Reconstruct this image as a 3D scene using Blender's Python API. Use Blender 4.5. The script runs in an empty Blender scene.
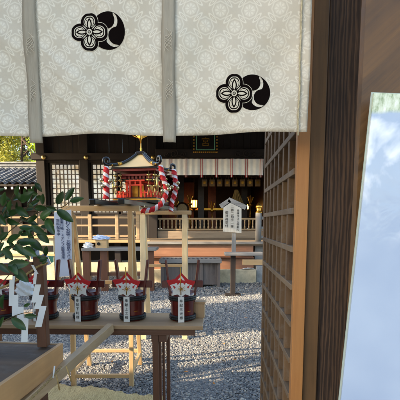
import bpy, bmesh, math, random
import numpy as np
from mathutils import Vector, Matrix, geometry
random.seed(7); RNG = np.random.default_rng(7)
sc = bpy.context.scene
COL = sc.collection
R = math.radians
# ------------------------------------------------------------------ camera numbers
H, F, PITCH = 1.5, 390.0, R(6.5)
SP, CP = math.sin(PITCH), math.cos(PITCH)
def P(px, py, Y):
    b = (267 - py) / F; dy = CP + b * SP; t = Y / dy
    return Vector(((px - 200) / F * t, Y, H + t * (-SP + b * CP)))
def G(px, py, Z=0.0):
    b = (267 - py) / F; dy = CP + b * SP; dz = -SP + b * CP
    t = (Z - H) / dz
    return Vector(((px - 200) / F * t, dy * t, Z))
# ------------------------------------------------------------------ materials
def lin(c):
    return tuple(((v / 255) / 12.92 if v / 255 <= .04045 else ((v / 255 + .055) / 1.055) ** 2.4) for v in c)
class NT:
    def __init__(s, name):
        s.m = bpy.data.materials.new(name); s.m.use_nodes = True
        s.t = s.m.node_tree; s.t.nodes.clear()
        s.out = s.t.nodes.new('ShaderNodeOutputMaterial')
        s.b = s.t.nodes.new('ShaderNodeBsdfPrincipled'); s.t.links.new(s.b.outputs[0], s.out.inputs[0])
    def n(s, typ, ins=None, **kw):
        nd = s.t.nodes.new('ShaderNode' + typ)
        for k, v in kw.items(): setattr(nd, k, v)
        for k, v in (ins or {}).items(): s.set(nd.inputs[k], v)
        return nd
    def set(s, sock, v):
        if isinstance(v, bpy.types.NodeSocket): s.t.links.new(v, sock)
        else:
            if sock.type == 'RGBA' and len(v) == 3: v = (*v, 1)
            sock.default_value = v
    def math(s, op, a, b=0.0, c=0.0, clamp=False):
        nd = s.n('Math', operation=op, use_clamp=clamp)
        s.set(nd.inputs[0], a); s.set(nd.inputs[1], b); s.set(nd.inputs[2], c)
        return nd.outputs[0]
    def coord(s, which='Object', scale=(1, 1, 1), rot=(0, 0, 0)):
        tc = s.n('TexCoord'); mp = s.n('Mapping'); src = tc.outputs[which]
        if any(rot):
            m0 = s.n('Mapping'); s.t.links.new(src, m0.inputs[0]); m0.inputs['Rotation'].default_value = rot; src = m0.outputs[0]
        s.t.links.new(src, mp.inputs[0]); mp.inputs['Scale'].default_value = scale
        return mp.outputs[0]
    def noise(s, vec, scale=5, detail=4, rough=.6, dist=0):
        nd = s.n('TexNoise', {'Vector': vec, 'Scale': scale, 'Detail': detail, 'Roughness': rough, 'Distortion': dist})
        return nd.outputs['Fac']
    def ramp(s, fac, stops, interp='LINEAR'):
        nd = s.n('ValToRGB', {'Fac': fac}); cr = nd.color_ramp; cr.interpolation = interp
        while len(cr.elements) < len(stops): cr.elements.new(.5)
        for e, (p, c) in zip(cr.elements, stops): e.position = p; e.color = (*c, 1)
        return nd.outputs[0]
    def mix(s, f, a, b, blend='MIX'):
        nd = s.n('Mix', data_type='RGBA', blend_type=blend)
        s.set(nd.inputs[0], f); s.set(nd.inputs[6], a); s.set(nd.inputs[7], b)
        return nd.outputs[2]
    def bump(s, h, strength=.3, dist=.01):
        nd = s.n('Bump', {'Height': h, 'Strength': strength, 'Distance': dist})
        s.t.links.new(nd.outputs[0], s.b.inputs['Normal'])
    def p(s, **kw):
        for k, v in kw.items(): s.set(s.b.inputs[k.replace('_', ' ')], v)
        return s.m
M = {}
def wood(name, c1, c2, axis='z', fine=60, rough=.65, rot=(0, 0, 0), wear=0.0, coarse=9):
    """weathered or planed timber: grain stretched along one axis"""
    s = NT(name); lo = .05
    sc1 = {'x': (lo, 1, 1), 'y': (1, lo, 1), 'z': (1, 1, lo)}[axis]
    v = s.coord('Object', sc1, rot)
    a = s.noise(v, coarse, 3, .6, 1.2); b = s.noise(v, fine, 4, .7, .3)
    f = s.math('ADD', s.math('MULTIPLY', a, .6), s.math('MULTIPLY', b, .4))
    col = s.ramp(f, [(.36, lin(c2)), (.62, lin(c1))])
    blot = s.noise(s.coord('Object'), 3.1, 4, .6)
    col = s.mix(s.ramp(blot, [(.35, (0, 0, 0)), (.7, (1, 1, 1))]), col, lin(tuple(v * .86 for v in c1)))
    if wear:
        w = s.ramp(s.noise(s.coord('Object'), 17, 5, .7), [(.52, (0, 0, 0)), (.7, (wear,) * 3)])
        col = s.mix(w, col, lin((150, 145, 138)))
    s.bump(f, .35, .004)
    M[name] = s.p(Base_Color=col, Roughness=s.math('ADD', s.math('MULTIPLY', b, .25), rough - .12))
def plain(name, c, rough=.6, metal=0.0, var=.12, sc_=12, bump=.1, coat=0.0):
    s = NT(name); n = s.noise(s.coord('Object'), sc_, 5, .6)
    d = tuple(max(0, v * (1 - var * 1.6)) for v in lin(c)); l = tuple(min(1, v * (1 + var)) for v in lin(c))
    col = s.ramp(n, [(.3, d), (.7, l)])
    if bump: s.bump(n, bump, .004)
    M[name] = s.p(Base_Color=col, Roughness=rough, Metallic=metal, Coat_Weight=coat, Specular_IOR_Level=.05 if name.startswith(('crest', 'ink')) else .5)
for ax in 'xyz':
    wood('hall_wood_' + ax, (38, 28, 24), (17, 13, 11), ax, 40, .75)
    wood('gate_wood_' + ax, (98, 72, 50), (58, 41, 30), ax, 70, .7)
    wood('pale_wood_' + ax, (214, 180, 130), (176, 138, 92), ax, 45, .6)
    wood('table_wood_' + ax, (196, 162, 122), (152, 120, 88), ax, 60, .55)
    wood('brown_wood_' + ax, (112, 70, 46), (70, 42, 28), ax, 60, .5)
    wood('grey_wood_' + ax, (150, 146, 140), (92, 90, 88), ax, 50, .75)
s = NT('dark_post'); v = s.coord('Object', (1, 1, .09)); d1 = s.noise(s.coord('Object', (1, 1, .35)), 7, 3, .6)
wv_ = s.n('TexWave', {'Vector': v, 'Scale': 22.0, 'Distortion': 11.0, 'Detail': 4.0, 'Detail Scale': 1.2, 'Detail Roughness': .6}, bands_direction='X').outputs['Fac']
fb = s.noise(s.coord('Object', (1, 1, .04)), 120, 3); h = s.math('ADD', s.math('MULTIPLY', wv_, .5), s.math('MULTIPLY', fb, .5))
c0_ = s.ramp(h, [(.2, lin((48, 35, 27))), (.5, lin((74, 55, 41))), (.8, lin((104, 79, 58)))])
s.bump(h, .5, .004)
M['dark_post'] = s.p(Base_Color=s.mix(s.ramp(d1, [(.4, (0, 0, 0)), (.7, (.5, .5, .5))]), c0_, lin((40, 30, 25))), Roughness=.75)
wood('box_wood', (122, 112, 106), (62, 56, 54), 'z', 50, .75)
wood('cream_wood', (232, 212, 170), (200, 174, 128), 'z', 50, .6)
wood('rail_old', (186, 160, 124), (130, 106, 78), 'x', 40, .6)
wood('sign_wood', (206, 200, 186), (172, 162, 144), 'z', 40, .7)
wood('honey_wood', (206, 146, 84), (166, 108, 58), 'z', 70, .5)
def knots(name, scale, dark):
    nt_ = M[name].node_tree; b = next(n for n in nt_.nodes if n.type == 'BSDF_PRINCIPLED'); src = b.inputs['Base Color'].links[0].from_socket
    tc = nt_.nodes.new('ShaderNodeTexCoord'); mp = nt_.nodes.new('ShaderNodeMapping'); mp.inputs['Scale'].default_value = (1, 1, .45); nt_.links.new(tc.outputs['Object'], mp.inputs[0])
    vo = nt_.nodes.new('ShaderNodeTexVoronoi'); vo.inputs['Scale'].default_value = scale; nt_.links.new(mp.outputs[0], vo.inputs['Vector'])
    cr = nt_.nodes.new('ShaderNodeValToRGB'); cr.color_ramp.elements[0].position = .05; cr.color_ramp.elements[0].color = (1, 1, 1, 1); cr.color_ramp.elements[1].position = .13; cr.color_ramp.elements[1].color = (0, 0, 0, 1); nt_.links.new(vo.outputs['Distance'], cr.inputs[0])
    mx = nt_.nodes.new('ShaderNodeMix'); mx.data_type = 'RGBA'; nt_.links.new(cr.outputs[0], mx.inputs[0]); nt_.links.new(src, mx.inputs[6]); mx.inputs[7].default_value = (*lin(dark), 1); nt_.links.new(mx.outputs[2], b.inputs['Base Color'])
knots('honey_wood', 7.0, (128, 78, 42)); knots('pale_wood_z', 6.0, (160, 118, 74))
wood('jamb_wood', (132, 98, 62), (86, 66, 44), 'z', 70, .6)
wood('lattice_wood', (132, 102, 70), (78, 57, 40), 'z', 60, .65, wear=.3)
wood('lattice_wood_y', (136, 112, 84), (84, 66, 50), 'y', 60, .65, wear=.3)
wood('backing_wood', (84, 64, 46), (52, 40, 30), 'z', 40, .7)
wood('board_wood', (112, 80, 42), (52, 36, 20), 'x', 85, .5, rot=(0, R(42), 0))
wood('counter_rim', (226, 174, 116), (196, 144, 92), 'y', 50, .5)
wood('rail_wood', (206, 176, 136), (176, 142, 104), 'y', 50, .5)
wood('counter_top', (116, 90, 68), (62, 47, 36), 'x', 14, .7, wear=.15)
wood('orange_board', (160, 114, 84), (122, 80, 58), 'x', 30, .6)
wood('deck_wood', (170, 150, 126), (118, 100, 82), 'x', 30, .6, wear=.3)
plain('stone_cream', (206, 192, 160), .85, var=.2, sc_=6, bump=.3)
plain('stone_grey', (150, 152, 152), .85, var=.2, sc_=9, bump=.4)
plain('gold', (212, 160, 70), .32, 1.0, .15)
plain('brass', (190, 168, 110), .35, 1.0, .2)
plain('silver_gold', (205, 190, 150), .3, 1.0, .15)
plain('black_lacquer', (14, 13, 14), .3, 0, .2, coat=.1)
plain('red_lacquer', (88, 21, 16), .3, 0, .3, 14, .05, coat=.3)
plain('vermilion', (224, 58, 28), .45, 0, .15)
plain('deep_red', (120, 26, 22), .5, 0, .2)
plain('roof_cream', (232, 204, 148), .42, .2, .06, 5, .03)
plain('paper_white', (228, 228, 226), .75, 0, .03)
plain('paper_blue', (188, 204, 232), .55, 0, .03)
plain('paper_red', (190, 28, 34), .7, 0, .08)
plain('ink', (20, 18, 22), .8, 0, .05, bump=0)
plain('ink_blue', (32, 44, 96), .8, 0, .05, bump=0)
plain('crest_black', (16, 10, 9), .95, 0, .1, bump=0)
plain('crest_cream', (208, 198, 178), .8, 0, .03, bump=0)
plain('straw_rope', (176, 146, 92), .85, 0, .25, 60, .5)
plain('cord', (190, 178, 146), .85, 0, .25, 90, .5)
plain('black_rope', (20, 19, 20), .6, 0, .3, 80, .6)
plain('white_cloth', (236, 240, 244), .8, 0, .06, 6, .2)
plain('red_cloth', (168, 34, 44), .8, 0, .1)
plain('dark_void', (14, 11, 10), .9, 0, .3)
plain('interior_wood', (48, 26, 16), .5, 0, .3, 7)
plain('inner_brown', (112, 62, 34), .5, 0, .25, 5)
plain('dull_plaque', (150, 124, 88), .7, 0, .15, 40)
plain('green_print', (120, 190, 150), .6)
plain('plaster', (120, 112, 100), .9, 0, .1)
plain('bark', (74, 58, 46), .95, 0, .4, 12, .8)
plain('trunk_dark', (40, 32, 28), .95, 0, .3, 12, .8)
plain('twig', (86, 74, 40), .7, 0, .3, 60)
def leafmat(name, cs, rough=.5, trans=.25, scale=40):
    s = NT(name)
    rnd = s.n('TexWhiteNoise', {'Vector': s.n('VectorMath', {0: s.coord('Object'), 1: (.16, .16, .16)}, operation='SNAP').outputs[0]}, noise_dimensions='3D').outputs['Value']
    n = s.noise(s.coord('Object'), scale, 3)
    f = s.math('ADD', s.math('MULTIPLY', rnd, .5), s.math('MULTIPLY', n, .5))
    col = s.ramp(f, [(.25, lin(cs[0])), (.5, lin(cs[1])), (.75, lin(cs[2]))])
    s.p(Base_Color=col, Roughness=rough)
    tr = s.n('BsdfTranslucent', {'Color': col}); mx = s.n('MixShader', {0: trans})
    s.t.links.new(s.b.outputs[0], mx.inputs[1]); s.t.links.new(tr.outputs[0], mx.inputs[2]); s.t.links.new(mx.outputs[0], s.out.inputs[0])
    M[name] = s.m
leafmat('leaf_yellow', ((120, 118, 34), (168, 166, 60), (206, 200, 96)), .6, .4, 2)
leafmat('leaf_lime', ((110, 136, 30), (160, 186, 50), (196, 210, 80)), .6, .4, 2)
leafmat('leaf_dark', ((34, 48, 24), (54, 72, 36), (80, 96, 50)), .6, .2, 2)
s = NT('sakaki_leaf')
n_ = s.noise(s.coord('Object'), 9, 4)
s.bump(s.noise(s.coord('Object'), 60, 3), .15, .002)
M['sakaki_leaf'] = s.p(Base_Color=s.ramp(n_, [(.3, (.012, .034, .009)), (.52, (.026, .066, .016)), (.7, (.07, .14, .03))]), Roughness=.34, Specular_IOR_Level=.35)
# brocade of the curtain
def brocade():
    s = NT('brocade'); tc = s.n('TexCoord'); sx = s.n('SeparateXYZ', {0: tc.outputs['Object']})
    m = s.math
    wob = s.noise(s.coord('Object'), 4, 2)
    x = m('ADD', m('DIVIDE', sx.outputs[0], .092), m('MULTIPLY', wob, .12)); z = m('DIVIDE', sx.outputs[2], .095)
    def fold(v, o): 
        w = m('ADD', v, o); return m('SUBTRACT', w, m('ROUND', w))
    ax, az, bx, bz = fold(x, 0), fold(z, 0), fold(x, .5), fold(z, .5)
    ln = lambda a, b: m('SQRT', m('ADD', m('MULTIPLY', a, a), m('MULTIPLY', b, b)))
    ra, rb = ln(ax, az), ln(bx, bz)
    sel = m('LESS_THAN', rb, ra)
    r = m('MINIMUM', ra, rb)
    th = m('ADD', m('MULTIPLY', m('ARCTAN2', az, ax), m('SUBTRACT', 1, sel)), m('MULTIPLY', m('ARCTAN2', bz, bx), sel))
    band = lambda v, c, w: m('SMOOTH_MIN', m('MULTIPLY', m('SUBTRACT', w, m('ABSOLUTE', m('SUBTRACT', v, c))), 26), 1, .1)
    ring = m('MAXIMUM', band(r, m('ADD', .262, m('MULTIPLY', m('COSINE', m('MULTIPLY', th, 8)), .010)), .034), 0)
    pet = m('MAXIMUM', band(r, .115, m('MULTIPLY', m('ADD', 1.25, m('COSINE', m('MULTIPLY', th, 8))), .042)), 0)
    dot = m('MAXIMUM', m('MINIMUM', m('MULTIPLY', m('SUBTRACT', .21, r), 14), .42), 0)
    aax, aaz = m('ABSOLUTE', ax), m('ABSOLUTE', az)
    u = m('MULTIPLY', m('SUBTRACT', m('ADD', aax, aaz), .5), .707); v = m('MULTIPLY', m('SUBTRACT', aax, aaz), .707)
    e = ln(m('DIVIDE', u, .062), m('DIVIDE', v, .20))
    lens = m('MAXIMUM', m('MULTIPLY', m('SUBTRACT', .26, m('ABSOLUTE', m('SUBTRACT', e, .85))), 6), m('MULTIPLY', m('SUBTRACT', .3, e), 6))
    e2 = m('ADD', m('ABSOLUTE', m('SUBTRACT', aax, .5)), aaz); e3 = m('ADD', m('ABSOLUTE', m('SUBTRACT', aaz, .5)), aax)
    small = m('MULTIPLY', m('SUBTRACT', .022, m('ABSOLUTE', m('SUBTRACT', m('MINIMUM', e2, e3), .12))), 24)
    mot = m('MINIMUM', m('MAXIMUM', m('MAXIMUM', m('MAXIMUM', ring, pet), m('MAXIMUM', dot, lens)), m('MAXIMUM', m('MULTIPLY', small, 0), 0)), 1, clamp=True)
    thread = s.noise(s.coord('Object', (1, 1, .25)), 900, 1)
    sheen = s.ramp(s.noise(s.coord('Object', (1, 1, .5), (0, R(30), 0)), 2.2, 3, .6), [(.35, (0, 0, 0)), (.65, (1, 1, 1))])  # soft diagonal satin sheen, put into the cloth colour
    base = s.mix(m('MULTIPLY', mot, .75), lin((210, 199, 178)), lin((244, 237, 219)))
    base = s.mix(m('MULTIPLY', s.n('SeparateColor', {0: sheen}).outputs[0], .25), base, lin((240, 232, 212)))
    base = s.mix(s.math('MULTIPLY', thread, .10), base, (.2, .18, .15))
    cr = s.noise(s.coord('Object', (1, 1, .3), (0, R(48), 0)), 5.5, 3, .45, 1.0)
    weave = s.noise(s.coord('Object'), 700, 2)
    h = s.math('ADD', s.math('MULTIPLY', cr, 1.0), s.math('MULTIPLY', weave, .012))
    s.bump(h, .8, .03)
    s.p(Base_Color=base, Roughness=m('SUBTRACT', .5, m('MULTIPLY', mot, .14)), Sheen_Weight=.2)
    tr = s.n('BsdfTranslucent', {'Color': base}); mx = s.n('MixShader', {0: .22})
    s.t.links.new(s.b.outputs[0], mx.inputs[1]); s.t.links.new(tr.outputs[0], mx.inputs[2]); s.t.links.new(mx.outputs[0], s.out.inputs[0])
    M['brocade'] = s.m
brocade()
s = NT('gauze'); n_ = s.noise(s.coord('Object', (1, 1, .08)), 160, 3)
s.bump(n_, .4, .003)
s.p(Base_Color=s.ramp(n_, [(.2, lin((166, 156, 138))), (.8, lin((192, 182, 162)))]), Roughness=.8)
tr = s.n('BsdfTranslucent', {'Color': lin((150, 148, 138))}); mx = s.n('MixShader', {0: .3})
s.t.links.new(s.b.outputs[0], mx.inputs[1]); s.t.links.new(tr.outputs[0], mx.inputs[2]); s.t.links.new(mx.outputs[0], s.out.inputs[0]); M['gauze'] = s.m
# red and white festival rope: stripe winds with the UV
s = NT('festival_rope'); uv = s.n('SeparateXYZ', {0: s.n('TexCoord').outputs['UV']})
f = s.math('FRACT', s.math('ADD', uv.outputs[0], uv.outputs[1]))
st = s.math('GREATER_THAN', f, .62)
fz = s.noise(s.coord('Object'), 220, 3)
s.bump(fz, .5, .003)
M['festival_rope'] = s.p(Base_Color=s.mix(st, lin((196, 30, 36)), lin((226, 218, 220))), Roughness=.75)
# window panes of the hall: paper and glass with dim things showing behind, weak glow added as backlight
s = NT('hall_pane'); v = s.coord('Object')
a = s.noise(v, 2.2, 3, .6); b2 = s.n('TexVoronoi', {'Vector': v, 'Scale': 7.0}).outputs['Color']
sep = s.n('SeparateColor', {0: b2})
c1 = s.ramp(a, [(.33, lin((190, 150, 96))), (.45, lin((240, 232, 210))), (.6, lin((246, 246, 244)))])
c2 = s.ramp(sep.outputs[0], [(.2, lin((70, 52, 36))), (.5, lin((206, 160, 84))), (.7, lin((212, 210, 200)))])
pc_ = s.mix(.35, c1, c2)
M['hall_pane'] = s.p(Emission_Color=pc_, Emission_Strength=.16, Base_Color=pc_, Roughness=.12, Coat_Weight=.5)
# gravel
def gravel(name, is_stone):
    s = NT(name); v = s.coord('Object')
    if is_stone:
        at = s.n('Attribute', attribute_name='stone'); r = at.outputs['Fac']
    else:
        vo = s.n('TexVoronoi', {'Vector': v, 'Scale': 42.0}); r = s.n('SeparateColor', {0: vo.outputs['Color']}).outputs[0]
        s.bump(s.math('SUBTRACT', 1, vo.outputs['Distance']), 1.0, .02)
    col = s.ramp(r, [(0, lin((74, 75, 77))), (.35, lin((108, 109, 110))), (.7, lin((146, 144, 139))), (.88, lin((184, 177, 162))), (1, lin((216, 207, 190)))])
    n = s.noise(v, 60, 3)
    col = s.mix(s.math('MULTIPLY', n, .35), col, lin((108, 108, 108)))
    if not is_stone: col = s.mix(.35, col, lin((84, 84, 86)))
    M[name] = s.p(Base_Color=col, Roughness=.75)
gravel('gravel_stone', True); gravel('gravel_bed', False)
s = NT('roof_tile'); v = s.coord('Object')
vo = s.n('TexWhiteNoise', {'Vector': s.n('VectorMath', {0: v, 1: (.25, .22, .22)}, operation='SNAP').outputs[0]}, noise_dimensions='3D').outputs['Value']
M['roof_tile'] = s.p(Base_Color=s.ramp(vo, [(0, lin((84, 92, 104))), (1, lin((128, 136, 150)))]), Roughness=.45)
# straw mat
s = NT('straw_mat'); n1 = s.noise(s.coord('Object', (1, .03, 1)), 160, 4, .7); n2 = s.noise(s.coord('Object'), 5, 3)
s.bump(n1, .8, .006)
M['straw_mat'] = s.p(Base_Color=s.mix(s.math('MULTIPLY', n2, .4), s.ramp(n1, [(.3, lin((126, 104, 62))), (.55, lin((206, 184, 128))), (.75, lin((232, 216, 168)))]), lin((190, 160, 100))), Roughness=.8)
# the glossy laminated sheet: pale blue with white reflections painted in, green streaks at the top
s = NT('laminated_glare'); tc = s.n('TexCoord'); sx = s.n('SeparateXYZ', {0: tc.outputs['Object']})
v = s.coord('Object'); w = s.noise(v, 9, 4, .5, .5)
blue = s.ramp(s.noise(v, 3.0, 3, .5), [(.3, lin((148, 166, 194))), (.7, lin((172, 188, 210)))])
top = s.ramp(s.noise(s.coord('Object', (1, 1, .35)), 55, 5, .7), [(.38, lin((120, 140, 92))), (.52, lin((196, 206, 180))), (.7, lin((225, 230, 222)))])
zz = s.math('ADD', sx.outputs[2], s.math('MULTIPLY', s.math('SUBTRACT', w, .5), .03))
g = s.ramp(zz, [(.0, (0, 0, 0)), (.01, (1, 1, 1))])
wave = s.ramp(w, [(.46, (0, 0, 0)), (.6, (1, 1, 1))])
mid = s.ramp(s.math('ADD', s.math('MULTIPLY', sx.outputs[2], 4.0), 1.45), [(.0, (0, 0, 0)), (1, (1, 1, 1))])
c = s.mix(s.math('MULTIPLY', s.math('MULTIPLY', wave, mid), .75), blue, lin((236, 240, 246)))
c = s.mix(g, c, top)
nb = s.n('Bump', {'Height': s.noise(v, 11, 4, .6, .8), 'Strength': .35, 'Distance': .01}); s.set(s.b.inputs['Coat Normal'], nb.outputs[0])
M['laminated_glare'] = s.p(Base_Color=c, Roughness=.5, Coat_Weight=.9, Coat_Roughness=.06)
s = NT('clear_edge'); M['clear_edge'] = s.p(Base_Color=lin((206, 220, 208)), Roughness=.15, Transmission_Weight=.4)
def emis(name, c, e):
    s = NT(name); M[name] = s.p(Base_Color=lin(c), Emission_Color=lin(c), Emission_Strength=e)
emis('lamp_glow', (255, 176, 84), 3.0)
# ------------------------------------------------------------------ mesh helpers
def tmat(o):
    return Matrix.Translation(o.location) @ o.rotation_euler.to_matrix().to_4x4() if o else Matrix.Identity(4)
class MB:
    def __init__(s): s.bm = bmesh.new()
    def _box(s, mat):
        r = bmesh.ops.create_cube(s.bm, size=1, matrix=mat); return s
    def box(s, c, d, rot=None):
        m = Matrix.Translation(c) @ ((rot or Matrix.Identity(3)).to_4x4()) @ Matrix.Diagonal((*d, 1))
        return s._box(m)
    def mm(s, x0, x1, y0, y1, z0, z1):
        return s.box(((x0 + x1) / 2, (y0 + y1) / 2, (z0 + z1) / 2), (abs(x1 - x0), abs(y1 - y0), abs(z1 - z0)))
    def beam(s, a, b, w, h, up=(0, 0, 1)):
        a, b = Vector(a), Vector(b); d = b - a; L = d.length; z = d.normalized(); u = Vector(up)
        if abs(z.dot(u)) > .98: u = Vector((0, 1, 0))
        x = u.cross(z).normalized(); y = z.cross(x)
        m = Matrix((x, y, z)).transposed().to_4x4(); m.translation = (a + b) / 2
        return s._box(m @ Matrix.Diagonal((w, h, L, 1)))
    def tube(s, pts, r, seg=10, uvtw=None, cap=True, ell=0, tw=0):
        pts = [Vector(p) for p in pts]; n = len(pts); rings = []; uvl = s.bm.loops.layers.uv.verify() if uvtw else None
        ref = None; L = 0; Ls = []
        for i, p in enumerate(pts):
            d = (pts[min(i + 1, n - 1)] - pts[max(i - 1, 0)]).normalized()
            if i: L += (p - pts[i - 1]).length
            Ls.append(L)
            if ref is None: ref = d.orthogonal().normalized()
            ref = (ref - d * ref.dot(d)).normalized(); o = d.cross(ref)
            rr = r[i] if isinstance(r, (list, tuple)) else r
            ring = []
            for k in range(seg):
                a = 2 * math.pi * k / seg; q = rr * (1 + ell * math.cos(2 * (a - tw * L)))
                ring.append(s.bm.verts.new(p + ref * math.cos(a) * q + o * math.sin(a) * q))
            rings.append(ring)
        for i in range(n - 1):
            for k in range(seg):
                f = s.bm.faces.new((rings[i][k], rings[i][(k + 1) % seg], rings[i + 1][(k + 1) % seg], rings[i + 1][k])); f.smooth = True
                if uvtw:
                    for lp, (uu, vv) in zip(f.loops, ((k, i), (k + 1, i), (k + 1, i + 1), (k, i + 1))): lp[uvl].uv = (uu / seg, Ls[vv] * uvtw)
        if cap:
            s.bm.faces.new(rings[0][::-1]); s.bm.faces.new(rings[-1])
        return s
    def lathe(s, prof, c=(0, 0, 0), seg=24, smooth=True, rot=None):
        c = Vector(c); rings = []
        for r, z in prof:
            ring = []
            for k in range(seg):
                a = 2 * math.pi * k / seg; v = Vector((r * math.cos(a), r * math.sin(a), z))
                if rot: v = rot @ v
                ring.append(s.bm.verts.new(c + v))
            rings.append(ring)
        for i in range(len(prof) - 1):
            for k in range(seg):
                f = s.bm.faces.new((rings[i][k], rings[i][(k + 1) % seg], rings[i + 1][(k + 1) % seg], rings[i + 1][k])); f.smooth = smooth
        if prof[0][0] > 1e-5: s.bm.faces.new(rings[0][::-1])
        if prof[-1][0] > 1e-5: s.bm.faces.new(rings[-1])
        return s
    def prism(s, poly, fn, t):
        """poly: 2-D outline; fn(x, y, d) -> 3-D point at depth d; extruded from d=0 to d=t"""
        a = [s.bm.verts.new(fn(x, y, 0)) for x, y in poly]; b = [s.bm.verts.new(fn(x, y, t)) for x, y in poly]
        tri = geometry.tessellate_polygon([[Vector((x, y, 0)) for x, y in poly]])
        for i, j, k in tri:
            try: s.bm.faces.new((a[i], a[j], a[k])); s.bm.faces.new((b[k], b[j], b[i]))
            except ValueError: pass
        n = len(poly)
        for i in range(n):
            j = (i + 1) % n; s.bm.faces.new((a[i], b[i], b[j], a[j]))
        return s
    def ball(s, c, r, sc_=(1, 1, 1), sub=2):
        g = bmesh.ops.create_icosphere(s.bm, subdivisions=sub, radius=r, matrix=Matrix.Translation(c) @ Matrix.Diagonal((*sc_, 1)))
        for v in g['verts']:
            for f in v.link_faces: f.smooth = True
        return s
    def build(s, name, mat, parent=None, world=True, bevel=0):
        bm = s.bm
        if bevel:
            bmesh.ops.bevel(bm, geom=[e for e in bm.edges if len(e.link_faces) == 2 and e.calc_face_angle(0) > .6], offset=bevel, segments=1, affect='EDGES', profile=.5)
        bmesh.ops.recalc_face_normals(bm, faces=bm.faces)
        me = bpy.data.meshes.new(name); 
        if parent is not None and world:
            q = parent; mt = tmat(q)
            while q.parent is not None: q = q.parent; mt = tmat(q) @ mt
            bm.transform(mt.inverted())
        elif parent is None:
            xs = [v.co for v in bm.verts]; lo = Vector((min(v.x for v in xs), min(v.y for v in xs), min(v.z for v in xs))); hi = Vector((max(v.x for v in xs), max(v.y for v in xs), max(v.z for v in xs)))
            org = Vector(((lo.x + hi.x) / 2, (lo.y + hi.y) / 2, lo.z)); bm.transform(Matrix.Translation(-org))
        bm.to_mesh(me); bm.free()
        o = bpy.data.objects.new(name, me); COL.objects.link(o); me.materials.append(M[mat] if isinstance(mat, str) else mat)
        if parent is not None: o.parent = parent
        else: o.location = org
        return o
def tag(o, label=None, cat=None, group=None, kind=None):
    if label: o['label'] = label
    if cat: o['category'] = cat
    if group: o['group'] = group
    if kind: o['kind'] = kind
    return o
def thing(name, label, cat, loc=(0, 0, 0), rz=0, group=None):
    o = bpy.data.objects.new(name, None); COL.objects.link(o); o.location = loc; o.rotation_euler = (0, 0, rz); o.empty_display_size = .1
    return tag(o, label, cat, group)
def copy_tree(o, parent=None):
    c = o.copy(); COL.objects.link(c)
    if parent is not None: c.parent = parent
    for ch in list(o.children): copy_tree(ch, c)
    return c
def np_mesh(name, verts, faces, mat, smooth=False, attr=None):
    me = bpy.data.meshes.new(name); nv, nf, k = len(verts), len(faces), faces.shape[1]
    me.vertices.add(nv); me.vertices.foreach_set('co', verts.astype(np.float32).ravel())
    me.loops.add(nf * k); me.loops.foreach_set('vertex_index', faces.astype(np.int32).ravel())
    me.polygons.add(nf); me.polygons.foreach_set('loop_start', np.arange(0, nf * k, k, dtype=np.int32))
    me.polygons.foreach_set('loop_total', np.full(nf, k, dtype=np.int32))
    me.polygons.foreach_set('use_smooth', np.full(nf, smooth))
    if attr is not None:
        a = me.attributes.new('stone', 'FLOAT', 'POINT'); a.data.foreach_set('value', attr.astype(np.float32))
    me.update(calc_edges=True); me.materials.append(M[mat])
    o = bpy.data.objects.new(name, me); COL.objects.link(o); return o
def text(name, body, size, mat, parent, loc, rot=(R(90), 0, 0), line=1.0, ext=.0004, bold=0.0):
    cu = bpy.data.curves.new(name + '_c', 'FONT'); cu.body = body; cu.size = size; cu.align_x = 'CENTER'; cu.align_y = 'TOP'
    cu.space_line = line; cu.extrude = ext; cu.offset = bold
    t = bpy.data.objects.new('tmp', cu); COL.objects.link(t); bpy.context.view_layer.update()
    me = bpy.data.meshes.new_from_object(t.evaluated_get(bpy.context.evaluated_depsgraph_get())); bpy.data.objects.remove(t)
    me.materials.clear(); me.materials.append(M[mat])
    o = bpy.data.objects.new(name, me); COL.objects.link(o); o.parent = parent; o.location = loc; o.rotation_euler = rot
    return o
def catmull(pts, n=8):
    pts = [Vector(p) for p in pts]; q = [pts[0]] + pts + [pts[-1]]; out = []
    for i in range(1, len(q) - 2):
        for k in range(n):
            t = k / n; a, b, c, d = q[i - 1], q[i], q[i + 1], q[i + 2]
            out.append(.5 * ((2 * b) + (c - a) * t + (2 * a - 5 * b + 4 * c - d) * t * t + (3 * b - a - 3 * c + d) * t ** 3))
    out.append(pts[-1]); return out
# ================================================================== GROUND
mb = MB(); g = bmesh.ops.create_grid(mb.bm, x_segments=2, y_segments=2, size=400)
bed = mb.build('ground', 'gravel_bed'); bed.location = (0, 0, 0); tag(bed, kind='structure')
def icos():
    bm = bmesh.new(); bmesh.ops.create_icosphere(bm, subdivisions=1, radius=1); v = np.array([x.co[:] for x in bm.verts]); f = np.array([[q.index for q in p.verts] for p in bm.faces]); bm.free(); return v, f
def stones(y0, y1, per, rad):
    n = int(per * (y1 - y0) * (y1 + y0) / 2 * 0.95)
    y = np.sqrt(RNG.uniform(y0 ** 2, y1 ** 2, n)); x = RNG.uniform(-.60, .35, n) * y
    return x, y, rad * RNG.lognormal(0, .28, n)
iv, if_ = icos()
xs, ys, rs = map(np.concatenate, zip(stones(3.0, 5.2, 7800, .0080), stones(5.2, 8.0, 3500, .0112), stones(8.0, 11.2, 1400, .0155)))
n = len(xs); ang = RNG.uniform(0, 2 * np.pi, (n, 3))
def rotm(a):
    c, s_ = np.cos(a), np.sin(a); z = np.zeros(len(a)); o = np.ones(len(a))
    rz = lambda i: np.stack([np.stack([c[:, i], -s_[:, i], z], -1), np.stack([s_[:, i], c[:, i], z], -1), np.stack([z, z, o], -1)], 1)
    rx = lambda i: np.stack([np.stack([o, z, z], -1), np.stack([z, c[:, i], -s_[:, i]], -1), np.stack([z, s_[:, i], c[:, i]], -1)], 1)
    return rz(0), rx(1), rz(2)
Rz, Rx, Rz2 = rotm(ang)
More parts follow.
